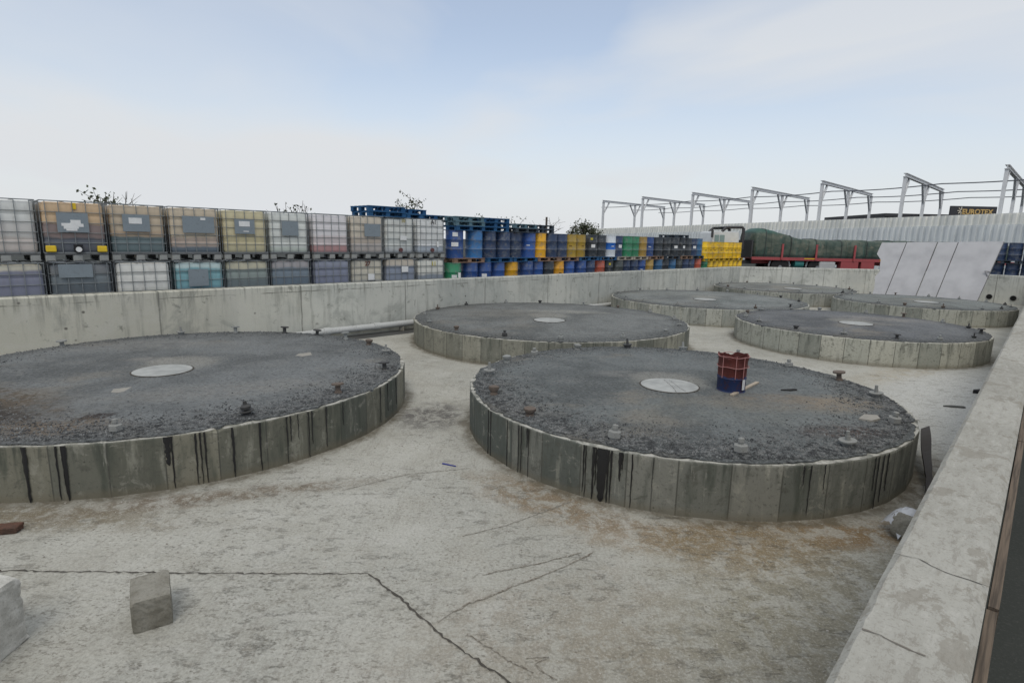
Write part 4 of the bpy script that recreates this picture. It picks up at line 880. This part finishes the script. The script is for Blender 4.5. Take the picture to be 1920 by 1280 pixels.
# ------------------------------------------------------------------ leaning white panels
def panels():
    g = G('white coated panel', .5, spec=.4); n = g.noise(sc=1.2, det=5); M_p = g.done(g.mix(g.rng(n, .35, .7), (.44, .44, .455), (.36, .36, .375)), g.bump(n, .01, .15))
    M_e = paint('panel edge', (.16, .16, .16), .7)
    # feet on the pit floor, heads over the wall
    def foot(px): d = ray(px, 560); t = 1 / d.y; Q0 = Vector((18.0, 27.3, 0)); Q1 = Vector((20.6, 24.6, 0)); n_ = (Q1 - Q0).cross(Vector((0, 0, 1))); n_.normalize(); k = Q0.dot(n_) / d.dot(n_); return Vector((d.x * k, d.y * k, 0))
    def head(px, z): d = ray(px, 455); Q0 = Vector((18.95, 28.3, 0)); Q1 = Vector((22.2, 24.9, 0)); n_ = (Q1 - Q0).cross(Vector((0, 0, 1))); n_.normalize(); k = Q0.dot(n_) / d.dot(n_); return Vector((d.x * k, d.y * k, z))
    tops = [1650, 1700, 1758, 1797, 1883]; bots = [1630, 1656, 1713, 1751, 1830]; tz = [2.80, 2.83, 2.86, 2.88, 2.93]
    lab = ['narrow white sheet panel with bent left edge, leftmost of the leaning panels', 'white sheet panel, second from left of those leaning on the wall', 'white sheet panel, third from left of those leaning on the wall, narrowest', 'broad white sheet panel with a loop on its right edge, rightmost of the leaning panels']
    for i in range(4):
        a, b_, c, d = foot(bots[i]), foot(bots[i + 1]), head(tops[i + 1], tz[i + 1]), head(tops[i], tz[i])
        e = (b_ - a).normalized(); n_ = (b_ - a).cross(d - a).normalized()
        if n_.y > 0: n_ = -n_
        off = n_ * (.02 * (i % 2)); gap = .021
        t = empty('sheet_panel', (a.x, a.y, 0)); tag(t, lab[i], 'panel', 'white panels leaning over the pit wall')
        def pts(o2, sh): return [a + e * gap + o2, b_ - e * gap * sh + o2, c - e * gap * sh + o2, d + e * gap + o2]
        F = pts(off, 1); K = pts(off - n_ * .05, 1); b = MB(); lo = Vector((a.x, a.y, 0))
        rows = 10
        def ring(P):
            L = []
            for q in range(rows + 1):
                t0 = q / rows; l = P[0].lerp(P[3], t0); r_ = P[1].lerp(P[2], t0)
                if i == 0: l = l + e * (.10 * math.sin(t0 * 7) + .25 * (t0 > .45) * (t0 < .75))
                L.append((b.bm.verts.new(l - lo), b.bm.verts.new(r_ - lo)))
            return L
        f1, f2 = ring(F), ring(K)
        for q in range(rows):
            b.bm.faces.new((f1[q][0], f1[q][1], f1[q + 1][1], f1[q + 1][0])); b.bm.faces.new((f2[q][0], f2[q + 1][0], f2[q + 1][1], f2[q][1]))
            b.bm.faces.new((f1[q][0], f1[q + 1][0], f2[q + 1][0], f2[q][0])); b.bm.faces.new((f1[q][1], f2[q][1], f2[q + 1][1], f1[q + 1][1]))
        b.bm.faces.new((f1[-1][0], f1[-1][1], f2[-1][1], f2[-1][0])); b.bm.faces.new((f1[0][0], f2[0][0], f2[0][1], f1[0][1]))
        b.build('sheet', M_p, t)
        b = MB(); b.tube([K[1] - lo + e * .005 + n_ * .01, K[2] - lo + e * .005 + n_ * .01], .02, 6); b.build('edge_channel', M_e, t)
        if i == 3:
            m_ = b_.lerp(c, .5) - lo + e * .02; b = MB(); pts_ = [m_ + e * .0 + Vector((0, 0, .14))] + [m_ - e * (.14 + .06 * math.cos(k * math.pi / 6)) * 1 + Vector((0, 0, .14 * math.cos(k * math.pi / 8))) + n_ * .06 for k in range(9)] + [m_ - Vector((0, 0, .14))]
            b.tube(pts_, .022, 8); b.build('lifting_loop', paint('loop steel', (.25, .25, .27), .5), t, smooth=True)
panels()
bpy.context.view_layer.update()

# ------------------------------------------------------------------ truck with trailer behind the far wall, and its load
M_red = paint('trailer red', (.36, .075, .08), .5, 0., .35); M_tyre = paint('tyre', (.02, .02, .021), .9); M_rimm = paint('wheel rim', (.30, .31, .32), .5, .5); M_wht = paint('cab white', (.62, .64, .64), .4, 0., .15); M_dk = paint('dark plastic', (.05, .05, .055), .6)
g = G('cab glass', .08, spec=.8); M_glass = g.done((.18, .26, .25))
TY = 34.6
def x_at(px, y=TY): d = ray(px, 470); return d.x / d.y * y
def truck():
    x0 = x_at(1395); x1 = x_at(1872); L = x1 - x0; t = empty('truck', (x0, TY, YG)); tag(t, 'articulated truck, white cab and red flatbed trailer, parked beyond the far wall', 'truck')
    b = MB(); b.box((L / 2, 0, 1.02), (L, 2.4, .10), bevel=.01); b.box((L / 2, -1.21, 1.0), (L, .05, .17)); b.box((L / 2, -.45, .82), (L - .6, .12, .26)); b.box((L / 2, .45, .82), (L - .6, .12, .26))
    b.build('trailer_bed', M_red, t)
    b = MB(); b.box((.25, -1.0, 1.5), (.08, .3, 1.0)); b.box((.0, 0, 1.55), (.08, 2.3, 1.0)); b.build('headboard', M_dk, t)
    for px in (1467, 1531, 1603, 1668, 1733, 1798): MB().box((x_at(px, TY - 1.25) - x0, -1.26, 1.40), (.10, .07, .92)).build('stake', M_red, t)
    for px0, px1 in ((1490, 1512), (1627, 1652)): MB().box(((x_at(px0) + x_at(px1)) / 2 - x0, -1.245, 1.03), (x_at(px1) - x_at(px0), .02, .05)).build('marker_strip', M_yel, t)
    for px0, px1 in ((1557, 1591), (1594, 1620)): MB().box(((x_at(px0) + x_at(px1)) / 2 - x0, -1.0, .68), (x_at(px1) - x_at(px0) - .06, .45, .48), bevel=.03).build('tool_box', M_red, t)
    def wheel(x, y):
        b = MB(); pr = [(.28, -.14), (.47, -.14), (.52, -.10), (.52, .10), (.47, .14), (.28, .14)]; b.lathe(pr, 28)
        me = b.mesh('wheel', M_tyre, True); o = link('wheel', me, t, (x, y, .52)); o.rotation_euler = (R(90), 0, 0)
        b = MB(); b.lathe([(.27, -.02), (.27, .08), (.12, .10), (.1, .15), (.001, .15)], 20); b.build('rim', M_rimm, o, smooth=True)
    for px in (1449, 1517): 
        x = x_at(px) - x0; wheel(x, -1.0); wheel(x, .95)
        b = MB(); b.tube([(x + .62 * math.cos(a), -1.0, .55 + .62 * math.sin(a)) for a in [math.pi * q / 8 for q in range(9)]], .05, 6)
        b.build('mudguard', paint('grey mudguard', (.40, .41, .42), .6), t)
    for dx in (3.4, 2.2, 1.0): wheel(L - dx, -1.0); wheel(L - dx, .95)
    MB().tube([(x_at(1476) - x0, -.9, .72), (x_at(1492) - x0, -.9, .72)], .26, 16).build('air_tank', paint('teal tank', (.04, .20, .19), .4), t)
    b = MB(); b.box((x_at(1523) - x0 + .35, -1.05, .62), (.95, .35, .55), bevel=.09); b.build('fuel_tank', paint('pale tank', (.45, .46, .46), .5), t)
    # cab
    cx0 = x_at(1318) - x0; cx1 = x_at(1377) - x0; w_ = cx1 - cx0
    b = MB(); prof = [(cx0, .55), (cx0 - .02, 1.45), (cx0 + .12, 2.45), (cx0 + .25, 2.52), (cx1 - .25, 2.52), (cx1 - .22, .55)]
    A = [b.bm.verts.new((x, -1.2, z)) for x, z in prof]; B = [b.bm.verts.new((x, 1.2, z)) for x, z in prof]
    for k in range(6): b.bm.faces.new((A[k], A[(k + 1) % 6], B[(k + 1) % 6], B[k]))
    b.bm.faces.new(A); b.bm.faces.new(B[::-1]); bmesh.ops.bevel(b.bm, geom=b.bm.edges[:], offset=.05, segments=2, affect='EDGES')
    cb = b.build('cab', M_wht, t, smooth=True)
    for xa, xb in ((cx0 + .22, cx0 + .48), (cx0 + .52, cx0 + .80)): MB().box(((xa + xb) / 2, -1.206, 2.05), (xb - xa, .02, .50), bevel=.008).build('window', M_glass, cb)
    MB().box((cx0 + .12, 0, 2.1), (.03, 2.0, .65), Matrix.Rotation(R(10), 3, 'Y')).build('windscreen', M_glass, cb)
    b = MB(); b.tube([(cx0 + .66, -1.1, 2.5), (cx0 + .9, -1.1, 2.74), (cx1 - .1, -1.1, 2.76), (cx1, -1.1, 2.68), (cx1, -1.1, 1.5)], .09, 6); b.tube([(cx0 + .66, 1.1, 2.5), (cx0 + .9, 1.1, 2.74), (cx1 - .1, 1.1, 2.76), (cx1, 1.1, 2.68), (cx1, 1.1, 1.5)], .09, 6)
    b.box(((cx0 + .9 + cx1) / 2, 0, 2.78), (cx1 - cx0 - .9, 2.2, .05)); b.build('air_deflector', M_dk, t)
    MB().box((cx0 + .02, -1.35, 2.35), (.12, .12, .42), bevel=.02).tube([(cx0 + .1, -1.15, 2.55), (cx0 + .02, -1.35, 2.55)], .02, 6).build('mirror', M_dk, t)
    wheel(cx0 + .75, -1.0); wheel(cx0 + .75, .95); MB().box(((cx0 + L) / 2 - 6, 0, .75), (5.5, .9, .2)).build('chassis', M_dk, t)
    # load under its sheet
    b = MB(); nx, ny = 150, 12; rg = random.Random(21); G_ = []
    X0, X1 = .15, L - .3
    def hz(x):
        base = 1.07; px_like = x / L
        if x < .5: return 1.35 + x * .7
        if x < 1.3: return 1.70 - (x - .5) * .2
        if x < 3.0: return 1.54 - (x - 1.3) * .28
        return base + .05 * math.sin(x * 2.3) * 0.4 + .02 * math.sin(x * 7)
    for i in range(nx + 1):
        x = X0 + (X1 - X0) * i / nx; h = hz(x) + rg.uniform(-.015, .015); row = []
        # rounded section from the left bed edge over to the right
        for q, (y, z) in enumerate(((-1.16, .0), (-1.17, .3), (-1.15, .62), (-1.10, .86), (-.95, .97), (-.5, 1.), (.5, 1.), (.95, .96), (1.1, .8), (1.16, .4), (1.16, 0))):
            bul = .03 * math.sin(x * 5.2 + q) + .035 * math.sin(x * 13 - q * .9) + rg.uniform(-.02, .02) + .035 * math.sin(x * 3.9) * (q in (1, 2, 3))
            row.append(b.bm.verts.new((x, y - (bul if y < 0 else -bul), 1.08 + h * z)))
        G_.append(row)
    ropes = {i: [v.co + Vector((0, 0, .012)) + Vector((0, v.co.y, 0)).normalized() * .012 for v in G_[i]] for i in range(6, nx, 15)}
    for A, B in zip(G_, G_[1:]):
        for k in range(10): b.bm.faces.new((A[k], A[k + 1], B[k + 1], B[k]))
    b.bm.faces.new(G_[0]); b.bm.faces.new(G_[-1][::-1])
    g = G('green tarpaulin', .6, spec=.4); x, y, z = g.sep(); n = g.noise(g.scale(g.P, 1., 1., 2.), sc=1.4, det=7, ro=.68, dist=.5); n2 = g.noise(g.scale(g.P, 4, 1, .5, rot=(0, R(35), 0)), sc=2., det=5)
    c = g.mix(g.rng(n, .38, .64), (.035, .06, .048), (.10, .115, .088)); c = g.mix(g.rng(n2, .54, .70, 0, .7), c, (.03, .09, .075)); c = g.mix(g.rng(g.noise(sc=3., det=5), .6, .7, 0, .6), c, (.17, .16, .12))
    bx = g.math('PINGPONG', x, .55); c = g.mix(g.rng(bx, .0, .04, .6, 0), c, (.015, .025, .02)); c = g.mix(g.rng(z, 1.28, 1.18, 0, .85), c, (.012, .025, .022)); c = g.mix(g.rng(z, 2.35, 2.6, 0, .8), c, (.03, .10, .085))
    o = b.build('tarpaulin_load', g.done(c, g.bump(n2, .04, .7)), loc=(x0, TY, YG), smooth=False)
    for p_ in o.data.polygons: p_.use_smooth = True
    for k in range(9):
        q = 6 + k * 15; rp = MB(); rp.tube([v_ for v_ in ropes[q]], .018, 5); rp.build('rope', M_dk, o)
    tag(o, 'bulging load under a dark green tarpaulin on the red trailer', 'load')
truck()

# ------------------------------------------------------------------ corrugated fence, in two tiers of sheet
g = G('white corrugated sheet', .55, spec=.3); x, y, z = g.sep(); n = g.noise(g.scale(g.P, 1, 1, .25), sc=2, det=6, ro=.65)
c = g.mix(g.rng(n, .4, .7), (.82, .82, .77), (.68, .69, .65)); pn = g.white(g.comb(g.math('FLOOR', g.math('DIVIDE', x, 1.05)), 0., 0.)); M_fen = g.done(g.mix(g.math('MULTIPLY', pn, .3), c, (.44, .47, .46)))
g = G('grey white corrugated sheet', .55, spec=.3); n = g.noise(g.scale(g.P, 1, 1, .25), sc=2, det=6, ro=.65); M_fen2 = g.done(g.mix(g.rng(n, .4, .7), (.68, .71, .71), (.54, .57, .58)))
RD = Vector((33.78 - 12.63, 40.18 - 82.26, 0)).normalized(); RN = Vector((-RD.y, RD.x, 0))      # along the gantry row, and away from the camera side
def fence():
    F0 = Vector((12.63, 82.26, 0)) - RN * 1.6 - RD * 2.0; t = empty('corrugated_fence', (F0.x, F0.y, 0), math.atan2(RD.y, RD.x)); tag(t, 'long white corrugated sheet fence below the row of steel frames', 'fence')
    L = 62.; P = .42
    def tier(name, zb, zt, yo, zt1, m_):
        b = MB(); n = int(L / P); x = 0.; pts = []
        for i in range(n):
            x = i * P; pts += [(x, 0), (x + .14, 0), (x + .19, -.10), (x + .37, -.10)]
        A = []; B = []
        for (x, y) in pts:
            top = zt + (zt1 - zt) * x / L; A.append(b.bm.verts.new((x, yo + y, zb))); B.append(b.bm.verts.new((x, yo + y, top)))
        for k in range(len(pts) - 1): b.bm.faces.new((A[k], A[k + 1], B[k + 1], B[k]))
        return b.build(name, m_, t)
    tier('upper_sheeting', 2.5, 4.25, 0, 5.15, M_fen); tier('lower_sheeting', YG, 3.5, -.16, 4.42, M_fen2)
    b = MB(); 
    for k in range(2): b.tube([(0, .08, 3.0 + .8 * k), (L, .08, 3.4 + 1.2 * k)], .04, 4)
    b.build('rail', M_cage, t)
    for i in range(0, 62, 4): MB().box((i + .5, .18, 2.2), (.12, .12, 3.0)).build('post', M_cage, t)
fence()

# ------------------------------------------------------------------ steel gantry frames and the cables under them
M_st = paint('pale painted steel', (.70, .71, .72), .5, .1, .2)
BD = U; ZT = CAMZ + 5.8
def gantry(P0, n, lab, H=None):
    t = empty('gantry_frame', (P0[0], P0[1], YG), R(45)); tag(t, lab, 'gantry', 'steel portal frames in a row beyond the fence'); h = ZT - YG
    cols = (0., 8.1, 16.6)
    def ibeam(b, p, q, wd, dp, upv):
        p, q = Vector(p), Vector(q); d = (q - p); l = d.length; d.normalize(); s = d.cross(upv).normalized(); u2 = s.cross(d); rot = Matrix((d, s, u2)).transposed(); c_ = (p + q) / 2
        b.box(c_ + u2 * dp / 2, (l, wd, .035), rot); b.box(c_ - u2 * dp / 2, (l, wd, .035), rot); b.box(c_, (l, .03, dp - .035), rot)
    for x in cols:
        b = MB(); ibeam(b, (x, 0, 0), (x, 0, h - .28), .22, .26, Vector((1, 0, 0))); b.build('column', M_st, t)
    b = MB(); ibeam(b, (-.22, 0, h - .18), (cols[-1] + .22, 0, h - .15), .26, .26, Vector((0, 0, 1))); b.build('beam', M_st, t)
    for x, s in ((cols[0], 1), (cols[1], -1), (cols[1], 1), (cols[2], -1)):
        b = MB(); ibeam(b, (x + s * .12, 0, h - 1.85), (x + s * 1.35, 0, h - .34), .15, .13, Vector((0, 1, 0))); b.build('brace', M_st, t)
names = ['farthest', 'second farthest', 'third farthest', 'fourth farthest, above the cab and trailer front', 'third nearest, above the trailer', 'second nearest, left of the dark sign board', 'nearest, at the right edge of view']
near = [(12.63, 82.26), (16.42, 74.15), (20.45, 66.53), (24.18, 59.04), (27.51, 52.07), (30.63, 45.77), (33.78, 40.18)]
for i, P in enumerate(near): gantry(P, i, 'pale steel three-legged portal frame, %s of the row' % names[i])
for j, (off, dz, nm) in enumerate(((.55, -.95, 'topmost'), (8.6, -.95, 'middle'), (16.2, -.95, 'lowest'))):
    pts = []; A = Vector((12.63, 82.26, 0)) + BD * off - RD * 1; B = Vector((33.78, 40.18, 0)) + BD * off + RD * 18; n = 60
    for k in range(n + 1):
        p = A.lerp(B, k / n); p.z = ZT + dz - .12 * abs(math.sin(k / n * math.pi * 7.5)); pts.append(p)
    o = MB().tube(pts, .045, 6).build('overhead_cable', paint('cable grey', (.13, .14, .16), .6)); tag(o, '%s of the three long dark cables strung under the steel frames' % nm, 'cable', 'cables under the frames')

# ------------------------------------------------------------------ building roof and sign beyond the fence
def sign():
    d = ray(1822, 395); Y = 62.; P = d * (Y / d.y); Z = lambda px, py: CAMZ + ray(px, py).z * (Y / ray(px, py).y)
    xs = lambda px: ray(px, 395).x / ray(px, 395).y * Y
    M_board = paint('dark sign board', (.045, .045, .05), .5, 0., .1); M_gold = paint('gold letters', (.62, .42, .16), .4, 0., .05); M_ivory = paint('ivory letters', (.68, .62, .5), .4, 0., .05)
    bl = empty('flat_roofed_building', (xs(1675), Y + 1.5, YG)); tag(bl, 'dark flat-roofed building showing only its roof edge above the white fence', 'building')
    zt = Z(1800, 403.5) - YG; w_ = xs(2100) - xs(1675)
    MB().box((w_ / 2, 6, zt / 2 - .15), (w_, 12, zt - .3)).build('wall', paint('building wall', (.3, .3, .3), .8), bl)
    b = MB(); x = 0.; rg = random.Random(4)
    while x < w_: l = min(rg.uniform(3, 6), w_ - x); b.box((x + l / 2, 6, zt - .07), (l - .12, 12.3, .46 + rg.uniform(-.1, .05))); x += l
    b.build('parapet', M_board, bl)
    x0, x1 = xs(1780), xs(1866); z0, z1 = Z(1822, 404.5), Z(1822, 387); t = empty('sign_board', ((x0 + x1) / 2, Y - .1, (z0 + z1) / 2)); tag(t, 'dark rectangular sign board with gold capital letters above the fence', 'sign'); hw = (x1 - x0) / 2; hh = (z1 - z0) / 2
    MB().box((0, 0, 0), (hw * 2, .25, hh * 2), bevel=.02).build('board', M_board, t)
    b = MB()
    for s in (-1, 1): b.box((s * hw * .7, .2, -hh - .6), (.12, .12, 1.6))
    b.build('bracket', M_board, t)
    text('lettering', 'EUROTEX', .74, M_gold, t, (.38, -.14, -.12), (R(90), 0, 0), .03, bold=.018)
    b = MB()
    for k in range(5):
        a = math.pi * (.5 + k / 4); 
        c_ = Vector((-hw * .56, -.15, -.02)); b.tube([c_ + Vector((math.cos(a) * .10, 0, math.sin(a) * .10)), c_ + Vector((math.cos(a) * .40, 0, math.sin(a) * .40))], .05, 6)
    b.build('rays_emblem', M_ivory, t)
sign()

# ------------------------------------------------------------------ sparse trees and the pole showing over the stacks
g = G('leaf', .6); M_leaf = g.done(g.mix(g.noise(sc=3), (.035, .05, .025), (.10, .11, .06))); M_bark = paint('bark', (.10, .085, .07), .9)
def tree(px, py_top, row, spread, leaves, twigs, lab, seed, bare=False, nb=9):
    d = ray(px, py_top); t = row / d.dot(Nn); P = Vector((0, 0, CAMZ)) + d * t; H = P.z - YG; rg = random.Random(seed)
    o = empty('tree', (P.x, P.y, YG)); tag(o, lab, 'tree', 'sparse trees behind the stacks')
    b = MB(); lf = MB(); b.tube([(0, 0, 0), (.05, .02, H * .4), (-.04, .03, H * .72)], [.07, .055, .035], 7)
    tips = []
    for k in range(twigs):
        a = rg.uniform(0, 6.28); z0 = H * rg.uniform(.45, .72); l = spread * rg.uniform(.5, 1.05); zt_ = H * rg.uniform(.80, 1.0) if k else H
        p0 = Vector((0, 0, z0)); p3 = Vector((math.cos(a) * l, math.sin(a) * l, zt_)) if k else Vector((0, 0, H)); mid = p0.lerp(p3, .5) + Vector((rg.uniform(-.1, .1), rg.uniform(-.1, .1), .08))
        b.tube([p0, mid, p3], [.022, .012, .005], 5)
        for q in range(3):
            s = p0.lerp(p3, rg.uniform(.4, .9)); e = s + Vector((rg.uniform(-.35, .35), rg.uniform(-.35, .35), rg.uniform(.05, .3))); b.tube([s, e], [.008, .003], 4); tips.append((s, e))
        tips.append((mid, p3))
    br = b.build('trunk', M_bark, o)
    if not bare:
        for s, e in tips:
            for q in range(leaves):
                c_ = s.lerp(e, rg.uniform(.2, 1.05)) + Vector((rg.gauss(0, .05), rg.gauss(0, .05), rg.gauss(0, .05))); a = Vector((rg.gauss(0, 1), rg.gauss(0, 1), rg.gauss(0, 1))).normalized() * rg.uniform(.03, .06); n_ = a.cross(Vector((rg.gauss(0, 1), rg.gauss(0, 1), rg.gauss(0, 1)))).normalized() * .03
                lf.poly([c_ - a, c_ + n_, c_ + a, c_ - n_])
        lf.build('crown', M_leaf, o)
RB = FACE + 3.2
tree(198, 362, RB, .2, 6, 10, 'small leafy tree top showing above the brown container at left', 1)
tree(183, 364, RB - .8, .1, 4, 4, 'thin leafy sprig left of the leafiest tree top at left', 11)
tree(236, 360, RB, .12, 0, 3, 'bare twig beside the leafy tree top at left', 2, bare=True)
tree(535, 381, RB, .8, 3, 10, 'thin leafy twigs above the yellowish and white containers', 3)
tree(568, 376, RB, .6, 0, 7, 'bare fan of twigs above the white container', 4, bare=True)
tree(768, 364, RB, .65, 6, 9, 'taller sparse leafy shoot above the blue pallets', 5)
tree(905, 402, RB, .5, 3, 8, 'sparse twigs behind the bright blue pallets', 6)
tree(960, 405, RB, .9, 3, 12, 'leafy twigs between the pallet piles on the drums', 7)
tree(1030, 408, RB, .8, 0, 9, 'bare branches beside the thin pole behind the navy drums', 8, bare=True)
tree(1090, 410, RB, .5, 12, 16, 'leafy bush top above the mustard drums', 9)
tree(1116, 421, RB, .45, 12, 12, 'lower leafy bush right of the one above mustard drums', 10)
tree(1076, 424, RB, .4, 10, 10, 'low leafy growth left of the bush above the mustard drums', 12)
d = ray(1025, 407); t_ = (FACE + 3) / d.dot(Nn); P = Vector((0, 0, CAMZ)) + d * t_
o = MB().tube([(0, 0, 0), (0, 0, P.z - YG)], [.06, .045], 8).build('thin_pole', M_bark, loc=(P.x, P.y, YG)); tag(o, 'thin dark upright pole behind the drums with pallets on top', 'pole')
